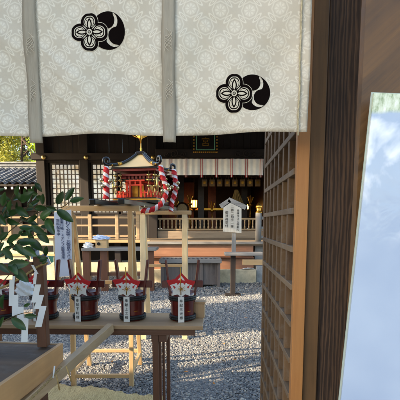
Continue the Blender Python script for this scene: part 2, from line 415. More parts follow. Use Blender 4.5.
shape = iv[None] * (1 + RNG.uniform(-.18, .18, (n, len(iv), 1))) * RNG.uniform(.6, 1.25, (n, 1, 3))
shape = np.einsum('nij,nvj->nvi', Rz @ Rx @ Rz2, shape); shape[:, :, 2] *= .75
und = .006 * np.sin(xs * 5 + 1.3 * ys) + .008 * np.sin(ys * 3.1 - xs * 2.2)
V = shape * rs[:, None, None] + np.stack([xs, ys, rs * .45 + und + .006], -1)[:, None, :]
Fc = (if_[None] + (np.arange(n) * len(iv))[:, None, None]).reshape(-1, 3)
val = np.repeat(RNG.beta(2, 2, n), len(iv))
gs = np_mesh('gravel', V.reshape(-1, 3), Fc, 'gravel_stone', False, val)
tag(gs, 'loose grey gravel covering the shrine forecourt', 'gravel', kind='stuff')
# a few fallen leaves
plain('dry_leaf', (206, 134, 52), .7, 0, .3, 30)
rl_ = random.Random(3)
for px, py, where in ((262, 378, 'by the foot of the lattice door'), (235, 360, 'in the sunlit patch before the lattice door'), (224, 344, 'at the upper edge of the sunlit patch'), (186, 372, 'just right of the table leg'), (112, 362, 'between the trestle legs'), (246, 318, 'in the shade below the notice board'), (214, 384, 'nearest the camera right of the table leg')):
    c = G(px, py, .03); a = rl_.uniform(0, 6); L_ = rl_.uniform(.018, .03); m = MB(); rows_ = []
    for k in range(7):
        t = k / 6; w = .45 * L_ * math.sin(math.pi * t) + .0005; q = c + Vector((math.cos(a), math.sin(a), 0)) * L_ * (2 * t - 1) + Vector((0, 0, .012 * (2 * t - 1) ** 2)); sd = Vector((-math.sin(a), math.cos(a), 0))
        rows_.append([m.bm.verts.new(q - sd * w + Vector((0, 0, w * .5))), m.bm.verts.new(q), m.bm.verts.new(q + sd * w + Vector((0, 0, w * .5)))])
    for k in range(6):
        for e in (0, 1): m.bm.faces.new((rows_[k][e], rows_[k][e + 1], rows_[k + 1][e + 1], rows_[k + 1][e]))
    tag(m.build('fallen_leaf', 'dry_leaf'), 'small dry orange leaf on the gravel ' + where, 'leaf', 'dry leaves fallen on the gravel')
# ================================================================== MAIN HALL
YF = 12.0
hall = thing('shrine_hall', 'dark timber shrine hall with lattice windows, brass bosses and open central bay', 'building', (-.3, YF, 0))
def fx(px, py=200, Y=YF): return P(px, py, Y).x
pill = [43.5, 86, 153, 267.5]
for px in pill + [352]:
    w = .13 if px != 267.5 else .11
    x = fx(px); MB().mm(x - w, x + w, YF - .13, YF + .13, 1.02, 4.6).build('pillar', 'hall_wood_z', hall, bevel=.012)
xl, xr = fx(40), fx(352) + .5
Z = lambda py, Y=YF: P(200, py, Y).z
MB().mm(xl - .15, xr, YF - .17, YF - .02, Z(160.5), Z(154)).build('beam', 'hall_wood_x', hall, bevel=.01)
MB().mm(xl - .2, xr, YF - .2, YF + .2, 4.45, 4.75).build('beam', 'hall_wood_x', hall, bevel=.01)
for px in pill:
    c = P(px, 157.2, YF - .19)
    m = MB().lathe([(.0, .045), (.022, .04), (.03, .026), (.05, .02), (.066, .012), (.07, 0)], c, 16, rot=Matrix.Rotation(R(90), 3, 'X'))
    m.build('boss', 'brass', hall)
# board wall above the beam: separate vertical planks
for a, b in ((pill[0], pill[1]), (pill[1], pill[2]), (pill[2], pill[3]), (pill[3], 352)):
    m = MB(); x = fx(a) + .13
    while x < fx(b) - .13:
        w = min(.2, fx(b) - .13 - x); m.mm(x + .004, x + w - .004, YF + .02 + random.uniform(0, .015), YF + .06, Z(154), 4.45); x += w
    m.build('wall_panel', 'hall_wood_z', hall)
# lattice windows
def window(px0, px1, py0, py1, cols, rows, Y=YF - .02):
    a, b = P(px0, py0, Y), P(px1, py1, Y); fr = MB(); w = .05
    fr.mm(a.x, a.x + w, Y - .04, Y + .04, b.z, a.z).mm(b.x - w, b.x, Y - .04, Y + .04, b.z, a.z)
    fr.mm(a.x + w, b.x - w, Y - .04, Y + .04, a.z - w, a.z).mm(a.x + w, b.x - w, Y - .04, Y + .04, b.z, b.z + w)
    o = fr.build('window', 'hall_wood_z', hall, bevel=.004)
    l = MB(); bw = .022
    for i in range(1, cols):
        x = a.x + w + (b.x - a.x - 2 * w) * i / cols; l.mm(x - bw / 2, x + bw / 2, Y - .022, Y + .022, b.z + w, a.z - w)
    for i in range(1, rows):
        z = b.z + w + (a.z - b.z - 2 * w) * i / rows; l.mm(a.x + w, b.x - w, Y - .02, Y + .02, z - bw / 2, z + bw / 2)
    l.build('lattice', 'hall_wood_x', o)
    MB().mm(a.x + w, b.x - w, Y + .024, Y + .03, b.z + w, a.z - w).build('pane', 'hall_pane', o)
    return o
window(50, 82, 163, 214, 7, 10); window(91, 119, 163, 214, 6, 10); window(120, 148.5, 163, 214, 6, 10)
window(272, 297, 165, 214, 4, 10); window(300, 344, 165, 214, 8, 10)
for a, b in ((pill[0], pill[1]), (pill[1], pill[2]), (pill[3], 352)):
    MB().mm(fx(a) + .13, fx(b) - .13, YF - .04, YF + .06, 1.02, Z(214)).build('wall_panel', 'hall_wood_x', hall)
    MB().mm(fx(a) + .13, fx(b) - .13, YF - .055, YF + .0, Z(163), Z(160.5)).build('wall_panel', 'hall_wood_x', hall)
for q0, q1 in ((46.5, 50), (82, 83), (88.5, 91), (148.5, 150)): MB().mm(fx(q0), fx(q1), YF - .02, YF + .05, Z(214), Z(163)).build('wall_panel', 'hall_wood_z', hall)
for a, b in ((pill[0], pill[1]), (pill[1], pill[2]), (pill[3], 352)):
    MB().mm(fx(a) + .13, fx(b) - .13, YF + .062, YF + .1, 1.03, Z(160)).build('backing_board', 'dark_void', hall)
# carved beam over the open bay
xa, xb = fx(pill[2]) + .13, fx(pill[3]) - .11
m = MB().mm(xa, xb, YF - .3, YF - .17, Z(159.5, YF - .3), Z(149, YF - .3))
m.build('carved_beam', 'hall_wood_x', hall, bevel=.01)
for cx_, sg in ((247, 1), (174, -1)):
    m = MB(); c = P(cx_, 153.5, YF - .32)
    for k, (dx, dz, r0) in enumerate(((0, 0, .12), (-.26 * sg, -.03, .08), (.22 * sg, -.05, .07))):
        pts = [c + Vector((dx + r0 * (1 - .8 * t) * math.cos(sg * t * 9 + 1), 0, dz + r0 * (1 - .8 * t) * math.sin(sg * t * 9 + 1))) for t in np.linspace(0, 1, 28)]
        m.tube(pts, .014, 6)
    m.tube([c + Vector((sg * (-.5 + t), 0, -.1 - .04 * math.cos(t * 9))) for t in np.linspace(0, 1, 20)], .012, 6)
    m.build('cloud_carving', 'hall_wood_x', hall)
# roof
sl = Matrix.Rotation(R(-24), 3, 'X')
MB().box((.05, 11.8, 5.14), (15.1, 8.0, .25), Matrix.Rotation(R(22), 3, 'X')).build('roof', 'stone_grey', hall)  # eave and left end lengthened out of view to shade the facade
m = MB()
for i in range(59):
    x = -7.35 + i * .25; m.beam((x, 8.6, 3.70), (x, 12.0, 5.06), .07, .09)
m.build('rafters', 'hall_wood_y', hall)
MB().mm(-5.8, 7.4, 12.5, 18, 5.2, 5.3).build('ceiling', 'interior_wood', hall)
# floor, steps, plinth
XR = P(254, 260, 9.6).x; XLc = P(146, 260, 9.6).x
MB().mm(-7.5, 6.5, 10.72, 18.5, .94, 1.02).build('deck', 'deck_wood', hall, bevel=.01)
MB().mm(XLc, 3.2, 9.72, 10.718, .93, 1.023).build('deck', 'deck_wood', hall, bevel=.01)
MB().mm(XLc - .02, 3.22, 9.66, 9.718, .97, 1.03).build('deck_edge', 'grey_wood_x', hall, bevel=.008)
MB().mm(-7.5, XLc - .03, 10.64, 10.716, .95, 1.03).build('deck_edge', 'pale_wood_x', hall, bevel=.008)
MB().mm(XLc, XR, 9.76, 9.80, .66, .93).build('step_riser', 'orange_board', hall)
MB().mm(XLc, XR, 9.58, 9.80, .62, .655).build('step_tread', 'brown_wood_x', hall, bevel=.008)
MB().mm(XLc, XR, 9.66, 9.72, .35, .62).build('step_riser', 'orange_board', hall)
MB().mm(XLc - .05, XR + .05, 9.5, 10.5, 0, .35).build('plinth', 'stone_cream', hall, bevel=.015)
MB().mm(XR + .06, 3.3, 9.62, 10.5, 0, .42).build('plinth', 'stone_grey', hall, bevel=.015)
MB().mm(XR + .06, 3.2, 9.9, 9.95, .42, .93).build('base_board', 'grey_wood_x', hall)
MB().mm(-7.6, 6.6, 10.9, 11.2, 0, .38).build('plinth', 'stone_cream', hall, bevel=.015)
for x in np.arange(-7.2, 6.4, 1.2): MB().mm(x, x + .16, 10.95, 11.1, .38, .94).build('underfloor_post', 'hall_wood_z', hall)
MB().mm(-7.5, 6.5, 11.6, 11.7, .38, .94).build('base_board', 'dark_void', hall)
# raised inner floor and balustrade
MB().mm(xa - .1, xb + .1, YF + .0, 18, 1.021, 1.24).build('inner_floor', 'deck_wood', hall, bevel=.01)
ry = YF + .12; zt = P(200, 218, ry).z
m = MB().mm(xa, xb, ry - .03, ry + .03, zt - .05, zt).mm(xa, xb, ry - .025, ry + .025, 1.26, 1.31)
m.build('balustrade_rail', 'rail_old', hall)
nb_ = 26
for i in range(nb_):
    x = xa + .06 + (xb - xa - .12) * i / (nb_ - 1)
    if 208 < 200 + x / ry * F < 224 and False: continue
    MB().lathe([(.022, 1.31), (.03, 1.36), (.016, 1.40), (.022, 1.46), (.016, 1.52), (.028, 1.56), (.022, zt - .05)], (x, ry, 0), 8).build('baluster', 'rail_old', hall)
# interior shell
MB().mm(-2.2, -2.1, YF + .15, 18, 1.24, 5.2).mm(2.3, 2.4, YF + .15, 18, 1.24, 5.2).mm(-2.2, 2.4, 17.9, 18, 1.24, 5.2).build('inner_wall', 'interior_wood', hall)
for px in (181, 201, 244):
    x = P(px, 200, 14.5).x; MB().mm(x - .11, x + .11, 14.4, 14.6, 1.24, 5.2).build('inner_pillar', 'interior_wood', hall)
MB().mm(-2.1, 2.3, 14.35, 14.65, 3.15, 3.4).build('inner_beam', 'interior_wood', hall)
# veranda rail at the left
ra = MB(); ry = 10.8; x0, x1 = -7.4, P(139, 220, ry).x
for py, h_ in ((217.5, .055), (225.5, .05), (236, .06)):
    z = P(100, py, ry).z
    o = MB().mm(x0, x1, ry - .03, ry + .03, z - h_ / 2, z + h_ / 2).build('veranda_rail', 'rail_old', hall, bevel=.006)
for px in (10, 36, 62, 90, 117, 138):
    x = P(px, 220, ry).x; MB().mm(x - .045, x + .045, ry - .045, ry + .045, 1.03, P(px, 214.5, ry).z).build('rail_post', 'rail_old', hall, bevel=.006)
# step-end post with gilded cap, and its rails
gx, gy = P(258.5, 220, 9.82).x, 9.82
zc = P(258, 213, gy).z
po = MB().lathe([(.075, 1.03), (.075, zc)], (gx, gy, 0), 16).build('rail_post', 'grey_wood_z', hall)
MB().lathe([(.08, zc), (.085, zc + .02), (.06, zc + .04), (.05, zc + .07), (.065, zc + .08), (.05, zc + .09), (.075, zc + .13), (.08, zc + .16), (.05, zc + .21), (.012, zc + .25), (0, zc + .27)], (gx, gy, 0), 16).build('cap', 'gold', po)
for py in (218, 228, 237):
    z = P(258, py, gy).z; MB().mm(gx + .07, 3.15, gy - .03, gy + .03, z - .035, z + .035).build('veranda_rail', 'grey_wood_x', hall, bevel=.006)
MB().mm(2.4, 2.5, gy - .05, gy + .05, 1.03, P(258, 212, gy).z).build('rail_post', 'grey_wood_z', hall)
# --- white hall curtain with red and white bands
cy = YF - .36
hc = thing('hall_curtain', 'long white curtain with red striped bands hung across the open bay of the hall', 'curtain', (0, cy, P(200, 159, cy).z))
c0, c1, zt, zb = P(157, 159, cy).x, P(263.5, 159, cy).x, P(200, 158.8, cy).z, P(200, 175, cy).z
m = MB(); nx, nz = 220, 10; vv = []
wv = lambda x, z: .008 * math.sin(x * 11) * (zt - z) / (zt - zb) + .008 * math.sin(x * 37 + 1) + .01 * math.sin(x * 5)
for i in range(nx + 1):
    for j in range(nz + 1):
        x = c0 + (c1 - c0) * i / nx; z = zt + (zb - zt) * j / nz + .006 * math.sin(x * 3) * j / nz
        vv.append(m.bm.verts.new((x, cy + wv(x, z), z)))
for i in range(nx):
    for j in range(nz):
        f = m.bm.faces.new([vv[k] for k in (i * (nz + 1) + j, (i + 1) * (nz + 1) + j, (i + 1) * (nz + 1) + j + 1, i * (nz + 1) + j + 1)]); f.smooth = True
m.build('cloth', 'white_cloth', hc)
for px in (171, 186, 201.5, 216.5, 231.5, 246.5, 261):
    x = P(px, 167, cy).x
    for dx, mt, w in ((-.028, 'red_cloth', .014), (0, 'paper_white', .02), (.028, 'red_cloth', .014)):
        b = MB(); pts = [(x + dx, cy - .012 + wv(x + dx, z), z) for z in np.linspace(zt, zb - .07, 9)]
        for a_, b_ in zip(pts, pts[1:]): b.beam(a_, b_, w * .8, .004, (0, 1, 0))
        b.build('band', mt, hc)
MB().tube([(c0, cy, zt + .01), (c1, cy, zt + .01)], .015, 8).build('curtain_rod', 'hall_wood_x', hc)
# name board
pc = P(205.5, 140, 11.5)
gk = thing('name_plaque', 'dark shrine name plaque in a gilded scalloped frame above the bay', 'plaque', pc)
w2, zb2 = .33, P(205, 152, 11.5).z
MB().mm(pc.x - w2, pc.x + w2, 11.5, 11.53, zb2, zb2 + .85).build('board', 'black_lacquer', gk)
m = MB()
for t in np.linspace(0, 1, 13): m.ball((pc.x - w2 + 2 * w2 * t, 11.49, zb2), .03, (1, .5, .8), 1)
for t in np.linspace(.1, 1, 10):
    for sg in (-1, 1): m.ball((pc.x + sg * w2, 11.49, zb2 + .85 * t), .03, (.8, .5, 1), 1)
m.build('frame', 'gold', gk)
MB().mm(pc.x - w2 + .06, pc.x + w2 - .06, 11.492, 11.499, zb2 + .05, zb2 + .07).mm(pc.x - w2 + .06, pc.x - w2 + .08, 11.492, 11.499, zb2 + .07, zb2 + .8).mm(pc.x + w2 - .08, pc.x + w2 - .06, 11.492, 11.499, zb2 + .07, zb2 + .8).build('inner_border', 'green_print', gk)
text('lettering', '神\n宮', .26, 'gold', gk, (0, -.012, zb2 - pc.z + .68), line=1.1)
# plaques under the inner beam
for k in range(8):
    c = P(204.5 + k * 7.6, 182.5, 13.4)
    t = thing('votive_tablet', 'dim pale tablet in the row hanging inside the hall, number %d from the pillar' % (k + 1), 'tablet', c, 0, 'row of pale tablets hanging inside the hall')
    t['label'] = 'dim pale tablet of the row hung in shadow under the hall curtain'
    MB().mm(-.09, .09, -.012, .012, -.13, .1).build('tablet', 'dull_plaque', t, world=False, bevel=.006)
    MB().lathe([(0, -.02), (.045, -.018), (.05, 0)], (0, -.014, 0), 12, rot=Matrix.Rotation(R(90), 3, 'X')).build('emblem', 'gold', t, world=False)
    MB().tube([(-.06, 0, .1), (0, 0, .3), (.06, 0, .1)], .004, 5).build('string', 'cord', t, world=False)
# interior furnishings
def lantern(px, py, Y, sc_, label):
    c = P(px, py, Y); t = thing('hanging_lantern', label, 'lantern', c)
    MB().lathe([(.0, .2), (.03, .19), (.13, .12), (.14, .11)], (0, 0, 0), 6, False).build('roof', 'gold', t, world=False)
    MB().lathe([(.075, -.10), (.085, .10)], (0, 0, 0), 6, False).build('lamp_shade', 'lamp_glow', t, world=False)
    m = MB()
    for k in range(6):
        a = k * math.pi / 3; m.beam((.088 * math.cos(a), .088 * math.sin(a), -.12), (.098 * math.cos(a), .098 * math.sin(a), .12), .014, .014)
    m.build('cage', 'gold', t, world=False)
    MB().lathe([(.0, -.2), (.05, -.16), (.1, -.12), (.1, -.10)], (0, 0, 0), 6, False).build('base', 'gold', t, world=False)
    MB().tube([(0, 0, .2), (0, 0, 1.4)], .006, 5).build('chain', 'gold', t, world=False); t.scale = (sc_,) * 3
    return t
lantern(194, 204, 15.2, 1.3, 'lit gilded lantern glowing in the dark hall just left of the sign board')
lantern(247, 207, 15.6, .9, 'small lit gilded lantern deep in the hall behind the pointed sign board')
for px, w_, mt in ((170, .34, 'inner_brown'), (189, .2, 'inner_brown'), (212, .16, 'inner_brown')):
    x = P(px, 200, 15.9).x; MB().mm(x - w_, x + w_, 15.88, 15.95, 1.24, 3.1).build('inner_screen', mt, hall, bevel=.01)
for px, py, Y, h_, lb in ((176, 230, 14.0, .75, 'gilded stand glinting in the hall left of the drum rack'), (190, 230, 14.2, .95, 'tall gilded stand directly under the lit lantern in the hall'), (212, 230, 14.0, .7, 'gilded stand in the middle of the dark open bay'), (250, 230, 14.0, .9, 'gilded stand in the hall right of the notice board')):
    x = P(px, py, Y).x; t = thing('offering_stand', lb, 'stand', (x, Y, 1.24), 0, 'gilded stands inside the hall')
    MB().lathe([(.09, 0), (.1, .03), (.03, .06), (.02, h_ * .5), (.035, h_ * .52), (.02, h_ * .55), (.02, h_ - .08), (.08, h_ - .05), (.1, h_)], (0, 0, 0), 14).build('pedestal', 'gold', t, world=False)
    m = MB()
    for k in range(7): a = k * .9; m.beam((0, 0, h_), (.1 * math.cos(a), .1 * math.sin(a), h_ + .25 + .03 * (k % 3)), .02, .02)
    m.build('gilt_branch', 'gold', t, world=False)
c = P(236, 198, 13.8)
m = MB()
for k in range(60):
    a = RNG.uniform(0, 6.3); r_ = RNG.uniform(0, .22); m.beam((c.x + r_ * .3 * math.cos(a), 13.8 + r_ * .3 * math.sin(a), c.z + .28), (c.x + r_ * 1.5 * math.cos(a), 13.8 + r_ * math.sin(a), c.z - .25 - RNG.uniform(0, .1)), .012, .012)
tag(m.build('rope_tassel', 'straw_rope'), 'big frayed straw tassel hanging in the dark hall above the sign board', 'tassel')
al = thing('altar_table', 'dark altar table with gilt edge deep inside the open bay of the hall', 'altar', (0, 16, 1.24))
MB().mm(-1.4, 1.4, 15.7, 16.4, 2.0, 2.06).build('table_top', 'red_lacquer', al)
MB().mm(-1.4, 1.4, 15.68, 15.698, 1.99, 2.07).build('edge_trim', 'gold', al)
for sx_ in (-1.3, 0, 1.3): MB().mm(sx_ - .05, sx_ + .05, 15.8, 16.3, 1.24, 2.0).build('leg', 'red_lacquer', al)
dr = thing('taiko_drum', 'round wooden drum standing on a rack in the dark left of the bay', 'drum', P(172, 232, 13.6))
c = P(182.5, 209, 13.6)
MB().lathe([(.17, -.2), (.22, -.1), (.235, 0), (.22, .1), (.17, .2)], c, 24, rot=Matrix.Rotation(R(90), 3, 'X')).build('drum_body', 'interior_wood', dr)
MB().lathe([(.0, -.004), (.165, 0), (.165, .004)], (c.x, c.y - .205, c.z), 24, rot=Matrix.Rotation(R(90), 3, 'X')).build('drum_skin', 'dull_plaque', dr)
MB().beam((c.x - .25, c.y, 1.24), (c.x - .16, c.y, c.z - .16), .05, .05).beam((c.x + .25, c.y, 1.24), (c.x + .16, c.y, c.z - .16), .05, .05).beam((c.x - .2, c.y, 1.45), (c.x + .2, c.y, 1.45), .04, .04).build('stand', 'brown_wood_x', dr)
# ================================================================== LEFT WING
wing = thing('tiled_corridor', 'low corridor building with blue grey tiled roof at the far left', 'building', (-8, 14, 0))
x0, x1 = -12.0, P(41, 170, 13).x + .3
y0, z0 = 13.0, P(20, 184, 13).z; y1, z1 = 15.2, P(20, 168.5, 15.2).z
nx, nr = int((x1 - x0) / .03), 13; VV = []; 
for r_ in range(nr):
    for e in (0, 1):
        t = (r_ + e) / nr
        for i in range(nx + 1):
            x = x0 + (x1 - x0) * i / nx; ph = (x / .25) % 1
            w = .035 * math.cos(2 * math.pi * ph) + (.02 if ph < .2 else 0)
            VV.append((x, y0 + (y1 - y0) * t, z0 + (z1 - z0) * t + w + (.03 if e == 0 else -.005)))
VV = np.array(VV) - np.array([-8, 14, 0]); FF = []
for q in range(2 * nr - 1):
    for i in range(nx):
        a = q * (nx + 1) + i; FF.append((a, a + 1, a + nx + 2, a + nx + 1))
o = np_mesh('tiled_roof', VV, np.array(FF), 'roof_tile', False); o.parent = wing
MB().mm(x0, x1, y1 - .1, y1 + .25, z1 - .1, P(20, 163.8, 15.2).z).mm(x0, x1, y1 - .16, y1 + .31, P(20, 163.8, 15.2).z, P(20, 162.3, 15.2).z).mm(x0, x1, y1 - .15, y1 - .101, P(20, 166, 15.2).z - .02, P(20, 166, 15.2).z + .03).build('roof_ridge', 'stone_grey', wing, bevel=.01)
m = MB(); m2 = MB()
for i in range(int((x1 - x0) / .22)):
    x = x0 + .1 + i * .22; m.beam((x, y0 + .06, z0 - .13), (x, y0 + 1.2, z0 + .42), .07, .08); m2.mm(x - .036, x + .036, y0 + .035, y0 + .052, z0 - .165, z0 - .085)
m.build('rafters', 'hall_wood_y', wing); m2.build('rafter_ends', 'paper_white', wing)
MB().mm(x0, x1, y0 + .02, y0 + .1, z0 - .07, z0 - .0).build('eave_board', 'hall_wood_x', wing)
MB().mm(x0, x1, 14.2, 14.3, 0, 3.2).build('wall', 'hall_wood_z', wing)
m = MB()
for x in np.arange(x0, x1, 1.1): m.mm(x, x + .14, 14.06, 14.2, 0, 2.9)
m.build('wall_post', 'hall_wood_z', wing)
MB().mm(x0, x1, 14.1, 14.19, 1.9, 2.05).build('wall_rail', 'hall_wood_x', wing)
# ================================================================== TREES
def crown(name, centers, n, size, mat, parent, rng, shell=.55):
    cs = np.array([c[:3] for c in centers]); rr = np.array([c[3] for c in centers]); w = rr ** 2; w = w / w.sum()
    k = rng.choice(len(cs), n, p=w); d = rng.normal(size=(n, 3)); d /= np.linalg.norm(d, axis=1)[:, None]
    rad = rr[k] * (shell + (1 - shell) * rng.uniform(0, 1, n) ** .6) * (.85 + .3 * rng.uniform(size=n))
    c = cs[k] + d * rad[:, None] * np.array([1, 1, .8])
    a = rng.normal(size=(n, 3)); a /= np.linalg.norm(a, axis=1)[:, None]; b = np.cross(a, rng.normal(size=(n, 3))); b /= np.linalg.norm(b, axis=1)[:, None]
    s_ = size * rng.uniform(.6, 1.4, (n, 1)); q = np.stack([c - a * s_, c + b * s_ * .45, c + a * s_, c - b * s_ * .45], 1)
    o = np_mesh(name, q.reshape(-1, 3) - np.array(parent.location), np.arange(4 * n).reshape(n, 4), mat); o.parent = parent; return o
def tree(name, label, base, top, blobs, n, size, mat, bark='bark', group=None, seed=1, limbs=6, r0=.16):
    rng = np.random.default_rng(seed); t = thing(name, label, 'tree', base, 0, group); b, tp = Vector(base), Vector(top)
    m = MB(); pts = catmull([b, b.lerp(tp, .35) + Vector((.12, .05, 0)), b.lerp(tp, .7) + Vector((-.1, 0, 0)), tp], 6)
    m.tube(pts, [r0 * (1 - .8 * i / (len(pts) - 1)) for i in range(len(pts))], 9); m.build('trunk', bark, t)
    m = MB()
    for c in blobs:
        k = rng.integers(len(pts) // 3, len(pts) - 1); a = pts[k]; e = Vector(c[:3])
        m.tube(catmull([a, a.lerp(e, .5) + Vector((0, 0, .15)), e], 5), [r0 * .35 * (1 - .085 * i) for i in range(11)], 6)
    m.build('limbs', bark, t)
    crown('crown', blobs, n, size, mat, t, rng); return t
def blobs_px(lst): return [(*P(px, py, Y), r_) for px, py, Y, r_ in lst]
tree('broadleaf_tree', 'yellow green leafy tree above the tiled corridor roof', (-10.2, 20, 0), (-10.2, 20, 6.0),
     blobs_px([(4, 144, 20, .75), (-8, 135, 20.5, 1.1), (10, 138, 20, .7), (3, 154, 19.5, .65), (2, 160, 18.5, .5), (14, 158, 19, .4), (-4, 164, 18, .5), (22, 160, 19.6, .4), (8, 165, 18.4, .35), (15, 147, 20, .5), (-6, 152, 19, .8), (18, 136, 20.5, .6), (-20, 146, 20, 1.2), (2, 125, 20, 1.1), (12, 155, 19.4, .35)]), 5200, .085, 'leaf_yellow', seed=2)
tree('pine_tree', 'dark twisting pine with open branches between the brighter trees', (-9.9, 23, 0), (-10.2, 23, 9.5),
     blobs_px([(24, 131, 23, .7), (31, 143, 23, .42), (20, 141, 23.4, .35), (29, 126, 23, .9), (33, 152, 23, .3), (14, 126, 23, .8), (36, 134, 23, .5), (24, 152, 23, .25), (30, 161, 23, .4)]), 2900, .07, 'leaf_dark', 'trunk_dark', seed=3, r0=.2)
tree('broadleaf_tree', 'bright lime green tree tucked against the hall corner post', (-8.3, 19, 0), (-8.4, 19, 5.6),
     blobs_px([(39, 146, 19, .5), (44, 137, 19, .8), (38, 153, 19, .38), (50, 148, 19, .7), (41, 157, 19, .35), (36, 162, 18.6, .3), (43, 165, 18.6, .4)]), 1900, .075, 'leaf_lime', seed=4)
tree('broadleaf_tree', 'far muted green tree closing the gap behind the pine', (-14, 34, 0), (-14, 34, 6.5),
     [(-15.5, 34, 5.4, 1.5), (-12.8, 34, 5.2, 1.2), (-17.5, 35, 6, 1.8), (-10.5, 34, 5.3, 1.3), (-8.5, 35, 5.6, 1.5)], 3600, .12, 'leaf_dark', seed=5)
# trees added outside the view on the left to throw the dappled shade on the gravel
def shade(x, y, zs, rad, n, seed, lbl):
    rng = np.random.default_rng(seed); bl = []
    for z in np.arange(zs[0], zs[1], .8): 
        for _ in range(3): bl.append((x + rng.uniform(-.8, .8), y + rng.uniform(-rad * .5, rad * .5), z, rad * rng.uniform(.5, .8)))
    tree('added_shade_tree', lbl, (x, y, 0), (x, y, zs[1]), bl, n, .13, 'leaf_dark', seed=seed)
shade(-10.5, 1.95, (1.6, 7.2), 1.0, 9000, 11, 'tall unseen evergreen added for shade, nearest the gate')
shade(-11.5, 4.05, (1.6, 7.2), 1.0, 9000, 12, 'tall unseen evergreen added for shade, left of the forecourt')
shade(-10.0, -.1, (5.2, 8.0), 1.1, 2000, 13, 'unseen high crowned evergreen added to shade the portable shrine')
# ================================================================== OFFERTORY BOX
ob = thing('offertory_box', 'weathered grey offertory box with slotted top at the foot of the hall steps', 'offering box', (P(190, 270, 8.9).x, 8.9, 0))
a, b = P(159.5, 270, 8.8).x, P(221.5, 270, 8.8).x; y0, y1 = 8.75, 9.3
MB().mm(a + .08, b - .08, y0 + .1, y1 - .05, .08, .58).build('box_body', 'box_wood', ob, bevel=.006)
for x in (a + .06, b - .06, (a + b) / 2 - .2, (a + b) / 2 + .25): MB().mm(x - .035, x + .035, y0 + .06, y0 + .13, 0, .6).build('leg', 'box_wood', ob, bevel=.005)
MB().mm(a, b, y0, y0 + .06, .585, .68).mm(a, b, y1 - .06, y1, .585, .68).mm(a, a + .06, y0 + .06, y1 - .06, .585, .68).mm(b - .06, b, y0 + .06, y1 - .06, .585, .68).build('rim', 'grey_wood_x', ob, bevel=.006)
m = MB(); 
for x in np.arange(a + .1, b - .08, .1): m.mm(x, x + .045, y0 + .05, y1 - .05, .625, .672)
m.build('slats', 'grey_wood_y', ob, bevel=.004)
# ================================================================== SIGN BOARD
sb = thing('notice_board', 'pointed wooden notice board with gabled cap on a post, black columns of writing', 'sign', (P(233.5, 293, 8.2).x, 8.2, 0))
y = 8.15; k = 1 / F * 8.15
A = lambda px, py: P(px, py, y)
poly = [(223.5, 206.5), (229.5, 202.5), (241.5, 207.5), (241.5, 233), (223, 231.5)]
def onp(yy): return lambda px, py, d: P(px, py, yy) + Vector((0, d, 0))
MB().prism(poly, onp(y), .03).build('board', 'sign_wood', sb)
m = MB().beam(A(220.5, 206.6) + Vector((0, .015, 0)), A(230.2, 200.2) + Vector((0, .015, 0)), .10, .030, (0, 1, 0)).beam(A(228.3, 199.6) + Vector((0, .015, .0)), A(246, 207.6) + Vector((0, .015, 0)), .10, .030, (0, 1, 0))
m.build('gabled_cap', 'grey_wood_x', sb, bevel=.004)
MB().beam(P(233.8, 233, 8.21), P(233.8, 293, 8.21) * Vector((1, 1, 1)) if False else Vector((P(233.5, 270, 8.21).x, 8.21, 0)), .085, .07).build('post', 'grey_wood_z', sb, bevel=.004)
for px, py, body, sz in ((238, 209.5, '参拝作法の御案内', .056), (232.3, 205.5, '二拝二拍手一拝', .064), (226.7, 211, '御祈祷受付', .066)):
    c = A(px, py); text('lettering', '\n'.join(body), sz, 'ink', sb, (c.x - sb.location.x, -.056, c.z), line=1.0 if sz < .06 else 1.05)
# ================================================================== STONE SHELF in front of sign, timber trestle, papers
st = thing('grey_shelf', 'narrow grey plank shelf on a single dark foot before the notice board', 'shelf', (P(233, 293, 7.9).x, 7.9, 0))
a, b, z = P(224.5, 254, 7.9), P(262.5, 254, 7.9), P(240, 252.3, 7.9).z
MB().mm(a.x, b.x, 7.75, 8.05, z - .06, z).build('shelf_board', 'grey_wood_x', st, bevel=.008)
x = P(233, 270, 7.9).x; MB().mm(x - .05, x + .05, 7.86, 7.95, .0, z - .061).build('leg', 'hall_wood_z', st, bevel=.004)
MB().mm(x - .16, x + .16, 7.82, 7.99, 0.0, .05).build('foot', 'hall_wood_z', st, bevel=.004)
tb = thing('timber_bench', 'new pale timber bench with double rails in front of the grey plinth', 'bench', (1.3, 8.9, 0))
a, b = P(242, 262, 8.9), P(274, 262, 8.9)
MB().mm(a.x, b.x, 8.75, 8.83, P(250, 262, 8.8).z - .07, P(250, 259.6, 8.8).z).mm(a.x + .2, b.x, 8.95, 9.03, P(250, 262, 9).z - .07, P(250, 259.6, 9).z).build('rail', 'pale_wood_x', tb, bevel=.006)
for px in (266, 272): MB().mm(P(px, 262, 8.9).x, P(px, 262, 8.9).x + .07, 8.832, 8.948, 0, .55).build('leg', 'pale_wood_z', tb, bevel=.004)
m = MB()
for k in range(5):
    c = P(243 + k * 2, 273, 9.55); m.box((c.x, 9.58, .36 + .004 * k), (.17, .12, .006), Matrix.Rotation(.4 * k - .7, 3, 'Z') @ Matrix.Rotation(.12 * (k - 2), 3, 'Y'))
tag(m.build('crumpled_papers', 'paper_white'), 'scattered white papers on the plinth edge behind the timber bench', 'papers')
